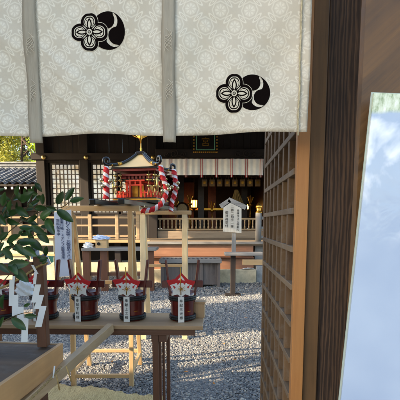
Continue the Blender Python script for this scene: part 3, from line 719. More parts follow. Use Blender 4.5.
# ================================================================== LONG TABLE at the left
lt = thing('long_table', 'long grey table on brown legs across the forecourt behind the casks', 'table', (P(120, 290, 8.5).x, 8.5, 0))
a, b, z = P(84, 249, 8.5), P(157, 249, 8.5), P(120, 248, 8.35).z
MB().mm(a.x, b.x, 8.3, 8.85, z - .06, z).build('table_top', 'grey_wood_x', lt, bevel=.006)
for px in (88, 105.5, 151):
    x = P(px, 270, 8.5).x; MB().mm(x - .075, x + .075, 8.38, 8.5, 0, z - .061).build('leg', 'brown_wood_z', lt, bevel=.005)
MB().mm(P(88, 270, 8.5).x + .076, P(105.5, 270, 8.5).x - .076, 8.41, 8.46, .35, .42).mm(P(105.5, 270, 8.5).x + .076, P(151, 270, 8.5).x - .076, 8.41, 8.46, .35, .42).build('stretcher', 'brown_wood_x', lt)
cb = thing('coin_box', 'small pale wooden box with a round dark hole on the long grey table', 'box', (P(102, 248, 8.4).x, 8.42, z))
MB().mm(-.12, .12, -.09, .09, 0, .16).mm(-.13, .13, -.1, .1, .161, .18).build('box_body', 'pale_wood_x', cb, world=False, bevel=.003)
MB().lathe([(0, .0), (.035, .0), (.035, .008)], (-.05, -.0995 + .004, .09), 16, rot=Matrix.Rotation(R(90), 3, 'X')).build('hole', 'dark_void', cb, world=False)
def crumple(name, c, d, mat, seed, label, cat):
    rng = random.Random(seed); m = MB(); bmesh.ops.create_icosphere(m.bm, subdivisions=4, radius=1)
    for v in m.bm.verts:
        n1 = math.sin(v.co.x * 7 + seed) * math.cos(v.co.y * 9) + math.sin(v.co.z * 11 + v.co.x * 5)
        v.co *= 1 + .14 * n1 + rng.uniform(-.03, .03); v.co.z = max(v.co.z, -.35); v.co = Vector((v.co.x * d[0], v.co.y * d[1], v.co.z * d[2])) + Vector(c)
    return tag(m.build(name, mat), label, cat)
crumple('folded_cloth', (P(101, 238, 8.42).x, 8.42, z + .205), (.17, .1, .07), 'paper_blue', 1, 'crumpled pale blue cloth heaped on the small wooden coin box', 'cloth')
crumple('white_pouch', (P(88, 245, 8.42).x, 8.44, z + .03), (.1, .08, .09), 'paper_white', 5, 'crumpled white pouch at the left end of the long grey table', 'pouch')
# counters seen between leaves at the far left
lc = thing('reception_counter', 'pale reception counter with a dark opening, half hidden behind the leaves', 'counter', (P(20, 262, 9.6).x, 9.6, 0))
a, b = P(-6, 250, 9.6).x, P(57, 250, 9.6).x
MB().mm(a, b, 9.4, 9.9, P(20, 238.5, 9.4).z, P(20, 236, 9.4).z).build('counter_top', 'pale_wood_x', lc, bevel=.005)
MB().mm(a + .03, b - .03, 9.46, 9.86, 0, P(20, 238.5, 9.4).z - .001).build('counter_body', 'stone_cream', lc)
MB().mm(P(40.5, 248, 9.4).x, P(52, 248, 9.4).x, 9.44, 9.459, P(40, 251.5, 9.44).z, P(40, 245.5, 9.44).z).build('opening', 'dark_void', lc)
MB().mm(a, b, 9.42, 9.455, P(20, 256, 9.42).z, P(20, 253.8, 9.42).z).build('ledge', 'pale_wood_x', lc)
# ================================================================== TRESTLES
def trestle_parts(t, wdt=.70, hgt=1.60, dep=.52, lw=.040, wd='pale_wood_z'):
    """local: x along the top beam, y depth"""
    MB().mm(-wdt / 2, wdt / 2, -.035, .035, hgt, hgt + .05).build('top_beam', 'pale_wood_x', t, world=False, bevel=.003)
    for sx_ in (-1, 1):
        x = sx_ * (wdt / 2 - .085); yf, yb = -dep * .22, dep * .78
        MB().beam((x, -.02, hgt - .001), (x, yf, 0), lw, .036).build('leg', wd, t, world=False, bevel=.003)
        MB().beam((x, .035, hgt - .03), (x + .001, yb, 0), lw, .036).build('leg', wd, t, world=False, bevel=.003)
        for z in (.15, .86):
            f = 1 - z / hgt
            MB().beam((x, yf * f, z), (x, yb * f + .02, z), .03, .034).build('side_rail', 'pale_wood_y', t, world=False, bevel=.003)
    f = 1 - .15 / hgt; x = wdt / 2 - .085
    for y_, z in ((yf * f, .105), (yb * f, .185), (yb * .42, .93)):
        MB().beam((-x, y_, z), (x, y_, z), .03, .034).build('cross_rail', 'pale_wood_x', t, world=False, bevel=.003)
tr1 = thing('wooden_trestle', 'pale wooden trestle carrying the near end of the portable shrine, left of the two', 'trestle', (-.89, 3.54, 0), 0, 'trestles under the portable shrine')
trestle_parts(tr1)
tr2 = thing('wooden_trestle', '', 'trestle', (-.46, 5.0, 0), 0, 'trestles under the portable shrine')
trestle_parts(tr2, lw=.068, wd='cream_wood')
tr2['label'] = 'pale wooden trestle carrying the far end of the portable shrine, T-shaped post showing'
# ================================================================== MIKOSHI
mk = thing('portable_shrine', 'small portable shrine with cream roof, black ridges, vermilion body and gilt fittings', 'portable shrine', (-.63, 4.28, 1.652), R(-10))
lz = lambda z: z - 1.652
for sx_ in (-1, 1):
    MB().mm(sx_ * .13 - .03, sx_ * .13 + .03, -.95, .95, 0, .05).build('carrying_pole', 'black_lacquer', mk, world=False, bevel=.008)
MB().mm(-.26, .26, -.26, .26, .051, .075).build('base', 'black_lacquer', mk, world=False, bevel=.004)
MB().mm(-.235, .235, -.235, .235, .0755, .092).build('base_step', 'gold', mk, world=False)
MB().mm(-.225, .225, -.225, .225, .0925, .105).build('base_step', 'black_lacquer', mk, world=False)
m = MB()
for sx_ in (-1, 1):
    for sy_ in (-1, 1): m.mm(sx_ * .12 - .012, sx_ * .12 + .012, sy_ * .12 - .012, sy_ * .12 + .012, .105, .34)
m.mm(-.135, .135, -.135, .135, .255, .275).build('body_post', 'vermilion', mk, world=False)
MB().mm(-.105, .105, -.105, .105, .105, .3).build('body', 'deep_red', mk, world=False)
m = MB()
for sg in (-1, 1):
    m.mm(sg * .034 - .03, sg * .034 + .03, -.112, -.106, .12, .245); m.mm(.106, .112, sg * .034 - .03, sg * .034 + .03, .12, .245)
m.build('door', 'gold', mk, world=False)
# fence and torii around the body
m = MB()
for s1 in (-1, 1):
    for k in range(13):
        q = -.2 + .4 * k / 12
        if not (s1 == -1 and abs(q) < .055): m.mm(q - .006, q + .006, s1 * .2 - .006, s1 * .2 + .006, .105, .175)
        m.mm(s1 * .2 - .006, s1 * .2 + .006, q - .006, q + .006, .105, .175)
    m.mm(s1 * .2 - .005, s1 * .2 + .005, -.2, .2, .15, .16)
m.mm(-.2, -.06, -.205, -.195, .15, .16).mm(.06, .2, -.205, -.195, .15, .16).mm(-.2, .2, .195, .205, .15, .16)
m.build('fence', 'vermilion', mk, world=False)
for rr in (0, 90):
    m = MB()
    for sg in (-1, 1): m.beam((sg * .062, -.2, .105), (sg * .056, -.2, .27), .018, .018)
    m.mm(-.085, .085, -.207, -.193, .225, .238).beam((-.1, -.2, .277), (.1, -.2, .277), .02, .016).mm(-.006, .006, -.205, -.195, .238, .27)
    m.bm.transform(Matrix.Rotation(R(rr), 4, 'Z')); m.build('torii', 'vermilion', mk, world=False)
# brackets and hanging gold
m = MB()
for k in range(9):
    q = -.16 + .04 * k
    for s1 in (-1, 1): m.mm(q - .012, q + .012, s1 * .15 - .02, s1 * .15 + .02, .30, .325); m.mm(s1 * .15 - .02, s1 * .15 + .02, q - .012, q + .012, .30, .325)
m.mm(-.19, .19, -.19, .19, .326, .345); m.build('bracket', 'deep_red', mk, world=False)
m = MB().mm(-.172, .172, -.175, -.171, .27, .298).mm(.171, .175, -.172, .172, .27, .298)
m.build('bracket_band', 'black_lacquer', mk, world=False)
for k in range(8):
    m = MB(); q = -.16 + .32 * k / 7; m.ball((q, -.18, .285), .010, (1, 1, 1), 1); m.build('gilt_fitting', 'gold', mk, world=False)
for (x, y) in ((-.21, -.21), (-.15, -.225), (.15, -.225), (.21, -.21), (.225, -.15), (.225, .15), (.21, .21), (.225, 0), (-.21, .1)):
    m = MB().tube([(x, y, .38), (x, y, .15)], .003, 5)
    for z in (.33, .28, .22): m.lathe([(0, .02), (.016, .006), (.024, 0), (.014, -.012), (0, -.02)], (x, y, z), 8)
    for a in range(3): m.beam((x, y, .2), (x + .018 * math.cos(a * 2.1), y + .018 * math.sin(a * 2.1), .13), .004, .004)
    m.build('pendant', 'brass', mk, world=False)
# roof: concave hipped
def prof(t):  # 0 eave .. 1 top -> (half width, z)
    hw = .24 * (1 - t) + .028 * t; z = .405 + .165 * (t ** 1.75); return hw, z
m = MB(); rows = 12; cols = 12
for side in range(4):
    rm = Matrix.Rotation(side * math.pi / 2, 3, 'Z'); g = []
    for j in range(rows + 1):
        hw, z = prof(j / rows); row = []
        for i in range(cols + 1):
            u = i / cols * 2 - 1; lift = .02 * (abs(u) ** 3) * (1 - j / rows); row.append(m.bm.verts.new(rm @ Vector((u * hw, -hw, z + lift))))
        g.append(row)
    for j in range(rows):
        for i in range(cols): f = m.bm.faces.new((g[j][i], g[j][i + 1], g[j + 1][i + 1], g[j + 1][i])); f.smooth = True
m.build('roof', 'roof_cream', mk, world=False)
MB().mm(-.228, .228, -.228, .228, .372, .404).build('eave', 'deep_red', mk, world=False)
m = MB()
for rr in range(4):
    rm = Matrix.Rotation(rr * math.pi / 2, 3, 'Z')
    for (a_, b_) in (((-.242, -.242, .402), (.242, -.242, .402)),): m.beam(rm @ Vector(a_), rm @ Vector(b_), .012, .014)
m.build('eave_trim', 'black_lacquer', mk, world=False)
for rr in range(4):
    rm = Matrix.Rotation(rr * math.pi / 2, 3, 'Z'); pts = []
    for t in np.linspace(1, 0, 9): hw, z = prof(t); pts.append(rm @ Vector((-hw, -hw, z + .022 * (1 - t) + .012)))
    d = rm @ Vector((-.7071, -.7071, 0)); e = pts[-1]
    for a in np.linspace(-90, 225, 13):
        rr_ = .036 * (1 - (a + 90) / 315 * .35); c = e + d * .05 + Vector((0, 0, .030)); pts.append(c + d * rr_ * math.cos(R(a)) + Vector((0, 0, rr_ * math.sin(R(a)))))
    n_ = len(pts); rd = [.013] * 9 + [.016] * 4 + [.015] * (n_ - 13)
    o = MB().tube(catmull(pts, 3), .0145, 9).build('ridge', 'black_lacquer', mk, world=False)
    hw, z = prof(.38); MB().tube([rm @ Vector((-hw, -hw, z + .026)), rm @ Vector((-hw - .03, -hw - .03, z + .011))], .017, 8).build('ridge_band', 'gold', o, world=False)
    hw, z = prof(.02); MB().ball(rm @ Vector((-hw, -hw, z + .03)), .018, (1, 1, 1), 1).build('ridge_band', 'gold', o, world=False)
MB().mm(-.05, .05, -.05, .05, .568, .59).mm(-.038, .038, -.038, .038, .5905, .6).build('roof_cap', 'black_lacquer', mk, world=False, bevel=.004)
# phoenix finial
m = MB().lathe([(.022, .6), (.009, .61), (.014, .63), (.007, .64), (.006, .70)], (0, 0, 0), 10)
m.tube([(0, 0, .69), (0, -.015, .74), (0, -.02, .78)], [.006, .016, .009], 8).tube([(0, -.02, .78), (0, -.035, .83), (0, -.05, .835)], [.01, .008, .004], 8)
for sg in (-1, 1):
    for k in range(5):
        a = R(8 + k * 16); m.beam((sg * .01, 0, .735), (sg * (.01 + .08 * math.cos(a)), .015 * k, .755 + .11 * math.sin(a)), .006, .003, (0, 1, 0))
for k in range(5): m.beam((0, .02, .73), ((k - 2) * .03, .06, .88 - abs(k - 2) * .012), .009, .003, (0, 1, 0))
m.build('phoenix_finial', 'gold', mk, world=False)
# ropes with bells, hung on the curled ridge ends
def rope(pts, r_=.026, bells=()):
    c = catmull([P(*q) for q in pts], 16)
    o = MB().tube(c, r_ * .93, 16, uvtw=11, ell=.17, tw=-69).build('festival_rope', 'festival_rope', mk)
    for (px, py, Y) in bells:
        p = P(px, py, Y); MB().ball(p, .021).build('bell', 'silver_gold', o)
    return o
rope([(106.5, 167, 4.02), (106, 176, 4.0), (106.5, 186, 4.0), (106, 199, 4.0)], .030, ((101.5, 180, 3.98), (103, 186, 3.97), (110, 181, 3.97)))
rope([(160.5, 166, 3.93), (162.5, 176, 3.91), (165.5, 186, 3.9), (165.5, 196, 3.88), (160, 205, 3.87), (151, 210, 3.87), (141.5, 211, 3.9)], .026, ((167.5, 185, 3.84), (169, 189, 3.85), (162.5, 191, 3.83), (143, 206.5, 3.86)))
rope([(173.5, 170, 4.5), (175.5, 182, 4.47), (175, 192, 4.45), (171.5, 204, 4.44), (171, 211.5, 4.44)], .030, ((178, 183, 4.4), (177.5, 188, 4.4), (172, 187, 4.4)))
m = MB()
# black lacquer tray end and purple cloth on the near trestle beam
for (px, py, Y) in ((113, 186, 4.0), (157, 184, 3.96)):
    p = P(px, py, Y); m.tube([p + Vector((0, 0, .07)), p + Vector((.004, 0, -.07))], .011, 7)
m.build('gilt_cord', 'brass', mk)
# ================================================================== BANNER on the near trestle
bn = thing('paper_banner', 'tall pale blue paper banner with vertical Japanese writing beside the trestle leg', 'banner', P(63, 276, 3.42))
q = [P(54, 212.5, 3.42), P(71.2, 209.5, 3.42), P(72.5, 276, 3.42), P(55.5, 277, 3.42)]
m = MB(); vs = [m.bm.verts.new(p) for p in q] + [m.bm.verts.new(p + Vector((0, .002, 0))) for p in q]
m.bm.faces.new(vs[:4]); m.bm.faces.new(vs[4:][::-1])
for i in range(4): j = (i + 1) % 4; m.bm.faces.new((vs[i], vs[4 + i], vs[4 + j], vs[j]))
m.build('sheet', 'paper_blue', bn)
for px, py, body, sz, ln_ in ((67.3, 213, 'わくわくお寺・お宮めぐり', .0415, .80), (61.6, 217, '御集印帳・スタンプ設置場所', .031, .92), (57.8, 219, '無料配布中', .031, .95)):
    c = P(px, py, 3.42) - bn.location; text('lettering', '\n'.join(body), sz, 'ink_blue', bn, (c.x, -.003, c.z), line=ln_)
MB().tube([P(62, 211, 3.42), P(70, 206.5, 3.47)], .002, 5).build('string', 'cord', bn)
# ================================================================== NEAR TABLE
TZ = .80
tt = thing('display_table', 'narrow brown wooden table carrying the row of red sake casks', 'table', (-.6, 2.8, 0), R(-1.6))
MB().mm(-1.1, .625, -.19, .19, TZ - .028, TZ).build('table_top', 'table_wood_x', tt, world=False, bevel=.003)
MB().mm(-1.06, .57, -.165, -.145, TZ - .075, TZ - .0285).mm(-1.06, .57, .145, .165, TZ - .075, TZ - .0285).build('apron', 'brown_wood_x', tt, world=False, bevel=.002)
tx = lambda px: (px - 200) / F * 2.63 + .6
for px0, w, dy, mt in ((151.3, .042, -.135, 'brown_wood_z'), (156.9, .017, -.09, 'brown_wood_z'), (159.3, .017, -.02, 'brown_wood_z'), (161.6, .026, .11, 'brown_wood_z')):
    x = tx(px0); MB().mm(x, x + w, dy - .018, dy + .018, 0, TZ - .076).build('leg', mt, tt, world=False, bevel=.002)
MB().mm(tx(150), tx(166), -.14, .14, TZ - .13, TZ - .0765).build('cross_brace', 'brown_wood_y', tt, world=False, bevel=.002)
for x in (-1.02, -.98):
    MB().mm(x, x + .03, -.14, -.11, 0, TZ - .076).build('leg', 'brown_wood_z', tt, world=False); MB().mm(x, x + .03, .11, .14, 0, TZ - .076).build('leg', 'brown_wood_z', tt, world=False)
# ================================================================== CASKS
u = .0069
def make_cask(label, chars):
    t = thing('horned_sake_cask', label, 'sake cask', (0, 0, 0), 0, 'red sake casks in a row on the table')
    prf = [(.080, 0), (.0815, .03), (.0835, .1), (.087, .17), (.0895, .205), (.083, .2055), (.081, .19), (0, .19)]
    MB().lathe([(r_, z) for r_, z in prf], (0, 0, 0), 32).build('body', 'red_lacquer', t, world=False)
    for z, r_ in ((.158, .0875), (.172, .088), (.018, .0825), (.032, .083)):
        pts = [((r_ + .004 + .0012 * math.sin(a * 30)) * math.cos(a), (r_ + .004 + .0012 * math.sin(a * 30)) * math.sin(a), z + .001 * math.sin(a * 5)) for a in np.linspace(0, 2 * math.pi, 97)]
        MB().tube(pts, .0105, 7, cap=False).build('hoop', 'black_rope', t, world=False)
    for sg in (-1, 1):
        MB().beam((sg * .083, .0, .13), (sg * .118, .0, .435), .016, .042, (0, 1, 0)).build('horn', 'red_lacquer', t, world=False, bevel=.003)
    MB().mm(-.148, .148, -.012, .012, .235, .285).build('crossbar', 'red_lacquer', t, world=False, bevel=.003)
    MB().ball((0, -.0, .2), .03, (1, 1, .5)).build('lid_knob', 'red_lacquer', t, world=False)
    # folded paper star
    o = (-.012, -.088, .256)
    fn = lambda yy, k=1.0: (lambda x, y_, d: Vector((o[0] + x * u * k, o[1] + yy + d - abs(x) * .0005, o[2] - y_ * u * k)))
    red = [(0, -14.2), (6.8, -7.2), (14.4, -4.9), (10.6, 2.0), (5, 2.5), (-5, 2.5), (-10.8, 1.6), (-15, -6.4), (-6.6, -7.6)]
    wht = [(0, -11), (3.4, -6.6), (6.2, -2.6), (11.0, -1.0), (8.6, 4.2), (9.2, 9.8), (4, 8), (0, 10.8), (-4, 8), (-9.2, 9.2), (-8.6, 4), (-11.4, -1.8), (-6.2, -3), (-3.4, -6.8)]
    r0 = [(-4.6, -2.6), (0, -8.2), (4.6, -2.6), (3.4, -1.8), (0, -5.8), (-3.4, -1.8)]
    orn = MB().prism(red, fn(0), .002).build('paper_ornament', 'paper_red', t, world=False)
    MB().prism(wht, fn(-.004), .002).build('white_fold', 'paper_white', orn, world=False)
    m = MB().prism(r0, fn(-.007), .0015)
    m.prism([(5.5, .5), (9, -1.8), (7, 2.2)], fn(-.0065), .001).prism([(-5.5, .5), (-9, -1.8), (-7, 2.2)], fn(-.0065), .001)
    m.build('red_fold', 'paper_red', orn, world=False)
    m = MB().ball((o[0], -.099, o[2] - .018), .009, (1, .6, 1), 1)
    for k in range(10):
        a = k * math.pi / 5 + .2; L_ = .033 if k % 2 else .024
        m.tube([(o[0], -.100, o[2] - .018), (o[0] + L_ * math.cos(a), -.104, o[2] - .018 + L_ * .8 * math.sin(a))], .0014, 5)
    m.build('gold_knot', 'gold', orn, world=False)
    MB().tube([(o[0] - .003, -.094, o[2] - .06), (o[0] - .006, -.097, o[2] + .135)], .0035, 6).build('gold_stick', 'gold', orn, world=False)
    # name strip
    zt_ = .182; st_ = MB().box((-.014, -.1045, .093), (.043, .0012, .180), Matrix.Rotation(R(-1.5), 3, 'X')).build('name_strip', 'paper_white', t, world=False)
    # small gilt dash on the body
    MB().box((.045, -.0765, .075), (.03, .002, .004), Matrix.Rotation(R(31), 3, 'Z')).build('gilt_mark', 'gold', t, world=False)
    return t
cask = make_cask('', '')
spec = [(182.5, '奉献三光様', 'red horned sake cask at the open end of the table, beside the small wooden box', 5),
        (132.5, '奉献上之様', 'red horned sake cask right of the pale rail end, second from the open table end', -6),
        (86.0, '奉献下町様', 'red horned sake cask just behind the pale diagonal rail, third from the open end', -9),
        (44.5, '奉献中町様', 'red horned sake cask half hidden behind the dark post and zigzag paper streamers', -4),
        (1.5, '奉献東町様', 'red horned sake cask cut by the picture edge behind the sakaki leaves', 3)]
casks = [cask] + [copy_tree(cask) for _ in spec[1:]]
for t, (px, ch, lb, rz) in zip(casks, spec):
    yy = 2.785 - (px - 182.5) * -.0 + (182.5 - px) / F * 2.8 * math.tan(R(1.6))
    p = P(px, 300, yy); t.location = (p.x, yy, TZ); t.rotation_euler = (0, 0, R(rz)); t['label'] = lb
    text('lettering', '\n'.join(ch), .0245, 'ink', t, (-.014, -.1075, .166), (R(91.5) - R(3), 0, 0), line=1.22)
wb = thing('small_wooden_box', 'small plain wooden box with a lid at the table end behind the last cask', 'box', (P(199.5, 310, 2.83).x, 2.86, TZ), R(-6))
MB().mm(-.04, .04, -.04, .04, 0, .105).build('box_body', 'table_wood_z', wb, world=False, bevel=.002)
MB().mm(-.045, .045, -.045, .045, .1055, .122).build('lid', 'table_wood_x', wb, world=False, bevel=.002)
# ================================================================== STRAW MAT
m = MB(); nx, ny = 60, 40; a, b, c_, d = Vector((-1.62, 3.50, 0)), Vector((-.30, 3.12, 0)), Vector((-1.9, 1.9, 0)), Vector((-.5, 1.6, 0)); vv = []
for i in range(nx + 1):
    for j in range(ny + 1):
        s_, t_ = i / nx, j / ny; p = a.lerp(b, s_).lerp(c_.lerp(d, s_), t_)
        z = .05 + .012 * math.sin(s_ * 14 + t_ * 3) + .006 * math.sin(s_ * 60) * (1 if j % 2 else -1); p.y += random.uniform(-.012, .012) if j == 0 else 0
        vv.append(m.bm.verts.new((p.x, p.y, z)))
for i in range(nx):
    for j in range(ny):
        f = m.bm.faces.new([vv[i * (ny + 1) + j], vv[(i + 1) * (ny + 1) + j], vv[(i + 1) * (ny + 1) + j + 1], vv[i * (ny + 1) + j + 1]]); f.smooth = True
g = bmesh.ops.extrude_face_region(m.bm, geom=m.bm.faces[:]); bmesh.ops.translate(m.bm, verts=[v for v in g['geom'] if isinstance(v, bmesh.types.BMVert)], vec=(0, 0, -.02))
tag(m.build('straw_mat', 'straw_mat'), 'rough yellow straw mat laid on the gravel under the table', 'mat')
# ================================================================== NEAR COUNTER (lower left)
cn = thing('offering_counter', 'shallow counter with dark weathered top and honey coloured rim in the near left corner', 'counter', (-1.1, 1.6, 0), R(-6))
A_ = tmat(cn).inverted() @ Vector((-.745, 2.06, 0))
cx1, cy1 = A_.x, A_.y; TC = .85
MB().mm(cx1 - .9, cx1 - .022, cy1 - 1.5, cy1 - .022, TC - .03, TC - .006).build('counter_top', 'counter_top', cn, world=False)
MB().mm(cx1 - .02, cx1, cy1 - 1.5, cy1, TC - .125, TC).build('side_board', 'counter_rim', cn, world=False, bevel=.0025)
MB().mm(cx1 - .9, cx1 - .021, cy1 - .02, cy1 - .0015, TC - .125, TC - .001).build('side_board', 'table_wood_x', cn, world=False, bevel=.0025)
for y_ in (cy1 - .12, cy1 - 1.4):
    for x_ in (cx1 - .08, cx1 - .85): MB().mm(x_ - .03, x_ + .03, y_ - .03, y_ + .03, 0, TC - .032).build('leg', 'brown_wood_z', cn, world=False)
# pale rail running to the table
rl = thing('wooden_handrail', 'pale squared rail running diagonally from the counter to the cask table', 'rail', (-.6, 2.5, 0))
e1, e0 = Vector((-.602, 2.57, .795)), Vector((-.83, 1.60, .660))
MB().beam(e0, e1, .042, .062).build('rail_bar', 'rail_wood', rl, bevel=.003)
MB().beam((-.825, 1.62, 0), (-.825, 1.62, .63), .05, .05).build('post', 'table_wood_z', rl)
MB().beam((-.605, 2.50, .0), (-.605, 2.50, .762), .03, .03).build('post', 'brown_wood_z', rl) if False else None
# twisted straw cord with wires along the counter side
pts = [P(64, 363, 2.05), P(55, 371, 1.93), P(47, 380, 1.82), P(38, 389, 1.72), P(29, 398, 1.62), P(12, 416, 1.5)]
pts = [Vector((p.x + .012, p.y, p.z)) for p in pts]
cd = MB().tube(catmull(pts, 10), .005, 8, ell=.25, tw=220).build('cord', 'straw_rope', cn)
for (a_, b_) in (((49, 378), (50, 366)), ((27, 397), (28, 378)), ((62, 366), (67, 382)), ((52, 374), (55, 390))):
    MB().tube([P(*a_, 1.80) + Vector((.02, 0, 0)), P(*b_, 1.81) + Vector((.022, 0, 0))], .0038, 6).build('paper_tie', 'paper_white' if a_[0] < 50 else 'straw_rope', cd)
# ================================================================== FRAME with rope and streamers
fr = thing('dark_wooden_frame', 'dark brown post and crossbar standing on the counter', 'frame', (P(43, 345, 2.0).x, 2.0, TC))
MB().beam(P(43.8, 346, 2.0), P(39.5, 255.5, 2.0), .05, .05).build('post', 'brown_wood_z', fr, bevel=.003)
MB().beam(P(-25, 271, 2.0), P(34.5, 267.5, 2.0), .045, .06).build('crossbar', 'brown_wood_x', fr, bevel=.003)
MB().beam(P(-20, 346, 2.0), P(-22, 260, 2.0), .05, .05).build('post', 'brown_wood_z', fr, bevel=.003)
rp = catmull([P(48, 263, 1.95), P(38, 266.5, 1.95), P(22, 277, 1.93), P(2, 287.5, 1.93), P(-20, 292, 1.95)], 14)
tag(MB().tube(rp, .0055, 8, ell=.25, tw=240).build('straw_rope', 'straw_rope'), 'tan straw rope slung from the dark post across the frame', 'rope')
def shide(pts, y, label):
    m = MB(); n = len(pts)
    for i, (px, py, w, h, sk) in enumerate(pts):
        q = [P(px, py, y - .004 * i), P(px + w, py, y - .004 * i), P(px + w + sk, py + h, y - .004 * i), P(px + sk, py + h, y - .004 * i)]
        v = [m.bm.verts.new(p) for p in q] + [m.bm.verts.new(p + Vector((0, .0008, 0))) for p in q]
        m.bm.faces.new(v[:4]); m.bm.faces.new(v[4:][::-1])
        for a in range(4): b_ = (a + 1) % 4; m.bm.faces.new((v[a], v[4 + a], v[4 + b_], v[b_]))
    tag(m.build('paper_streamer', 'paper_white'), label, 'paper streamer')
shide([(12.5, 276, 2.8, 10, -1), (9.5, 280, 5, 26, -.8), (12.5, 295, 6, 21, -.6), (17, 307, 6.5, 14, .2), (22, 318, 6.5, 24, -1)], 1.92, 'white zigzag paper streamer hanging lowest, nearer the leaves')
shide([(31, 265, 2.5, 9, 5), (34, 272, 3, 12, -1), (35, 284.5, 6, 18, -4), (38, 295, 6, 14, -4), (40, 306, 6.5, 21, -5)], 1.93, 'white zigzag paper streamer hanging against the dark post')
# paper notices by the post top
nt = thing('paper_notice', 'narrow pale blue paper card standing behind the dark post top', 'notice', P(35, 259, 2.3))
MB().prism([(31, 243), (38, 241), (40, 258), (31, 259)], onp(2.3), .002).build('sheet', 'paper_blue', nt)
c = P(34.7, 245, 2.3) - nt.location; text('lettering', '御\n神\n札', .022, 'ink', nt, (c.x, -.001, c.z), line=1.0)
nt = thing('paper_notice', 'tilted pale blue paper card with green print beside the dark post top', 'notice', P(45, 264, 2.35))
MB().prism([(38, 256), (46, 253), (51, 264), (43, 267)], onp(2.35), .002).build('sheet', 'paper_blue', nt)
MB().prism([(48, 256), (53.5, 256.5), (53.5, 262), (51, 263)], onp(2.37), .002).build('print', 'green_print', nt)
# clear plastic bag hanging behind streamers
crumple('plastic_bag', P(25, 291, 2.5), (.055, .03, .075), 'white_cloth', 9, 'crumpled whitish plastic bag with gold cord behind the paper streamers', 'bag')
# ================================================================== SAKAKI
sk = thing('sakaki_branch', 'glossy dark green sakaki branches leaning in over the counter', 'plant', P(-20, 346, 1.85))
L = [(60, 198, 60, 20), (70, 194, 55, 21), (77, 200, 12, 20), (65, 216, -38, 25), (26, 197, 35, 21), (22, 212, -35, 20), (43, 199, 80, 15), (41, 208, 0, 15), (38, 230, -35, 20), (50, 226, -60, 22), (26, 228, 0, 17), (14, 238, 20, 20), (27, 242, -5, 22), (21, 250, -50, 19), (2, 220, -50, 20), (4, 236, 40, 18), (10, 206, 70, 18), (4, 199, 70, 20), (13, 268, -50, 20), (21, 275, -45, 24), (19, 264, 5, 24), (27, 305, 25, 10), (31, 316, -5, 16), (19, 324, -45, 20), (2, 302, 80, 18), (2, 322, 60, 18), (33, 219, 25, 18), (12, 222, -20, 18), (30, 252, -30, 20), (8, 254, -60, 18), (46, 214, 35, 18), (36, 245, -40, 20), (17, 190, 60, 14), (33, 190, 70, 13), (52, 209, -15, 14), (4, 268, -40, 20), (0, 254, 10, 18), (43, 237, -50, 18)]
rg = random.Random(5)
for _ in range(88): L.append((rg.uniform(-25, 46), rg.uniform(187, 262), rg.uniform(-70, 80), rg.uniform(9, 14)))
m = MB()
for i, (px, py, an, ln_) in enumerate(L):
    Y = rg.uniform(1.62, 1.85) if i < 38 else rg.uniform(1.85, 2.1)
    c = P(px, py, Y); half = ln_ / F * Y * .5 * rg.uniform(.72, .96); a = R(an)
    d = Vector((math.cos(a), rg.uniform(-.35, .35), math.sin(a))).normalized(); nrm = Vector((rg.uniform(-.5, .5), -1, rg.uniform(-.1, .7))); sd = d.cross(nrm).normalized(); nn = sd.cross(d).normalized()
    rows_ = []; K = 9; cur = rg.uniform(-.15, .25)
    for k in range(K + 1):
        t = k / K; w = half * .44 * (math.sin(math.pi * min(1, t ** .85)) ** .75 if 0 < t < 1 else 0) + .0006
        ctr = c + d * half * (2 * t - 1) - nn * cur * half * (2 * t - 1) ** 2
        rows_.append([m.bm.verts.new(ctr + sd * w * q - nn * (abs(q) * w * -.28)) for q in (-1, -.5, 0, .5, 1)])
    for k in range(K):
        for q in range(4): f = m.bm.faces.new((rows_[k][q], rows_[k][q + 1], rows_[k + 1][q + 1], rows_[k + 1][q])); f.smooth = True
m.build('foliage', 'sakaki_leaf', sk)
m = MB()
for tw in ([(-20, 346), (-14, 300), (-6, 262), (2, 240), (16, 226), (34, 215), (52, 205), (66, 196)], [(-6, 262), (8, 250), (24, 240), (38, 234), (46, 228)], [(2, 240), (0, 222), (8, 205), (16, 190)], [(34, 215), (44, 206), (60, 208), (72, 200)], [(-14, 300), (-4, 290), (8, 276), (14, 268)], [(-8, 330), (6, 320), (20, 314), (30, 312)], [(16, 226), (28, 206), (32, 192)]):
    pts = catmull([P(x, y, 1.82 + .01 * i) for i, (x, y) in enumerate(tw)], 5); n = len(pts)
    m.tube(pts, [.0042 * (1 - .75 * i / n) for i in range(n)], 6)
m.build('stem', 'twig', sk)
# ================================================================== GATE
gt = thing('shrine_gate', 'timber gate with dark weathered post, open lattice door and brown jamb', 'gate', (.5, 1.55, 0))
ja, jb = .402, .458
MB().mm(ja, jb, 1.47, 1.56, 0, 2.75).build('jamb', 'jamb_wood', gt, bevel=.003)
MB().mm(jb + .002, .66, 1.49, 1.72, 0, 2.8).build('post', 'dark_post', gt, bevel=.008)
MB().mm(-2.25, -2.03, 1.49, 1.72, 0, 2.8).build('post', 'dark_post', gt, bevel=.008)
MB().mm(-2.4, 1.2, 1.5, 1.7, 2.8, 3.02).build('lintel', 'gate_wood_x', gt, bevel=.01)
MB().mm(.66, 3.2, 1.56, 1.64, 0, 2.8).build('side_wall', 'gate_wood_z', gt)
MB().box((-.2, 1.45, 4.0), (5.6, 1.5, .1)).build('roof', 'gate_wood_x', gt)
MB().mm(-2.35, -2.26, -.55, 2.45, 0, 3.94).build('side_wall', 'gate_wood_y', gt)  # unseen wall added to keep the sun off curtain and casks
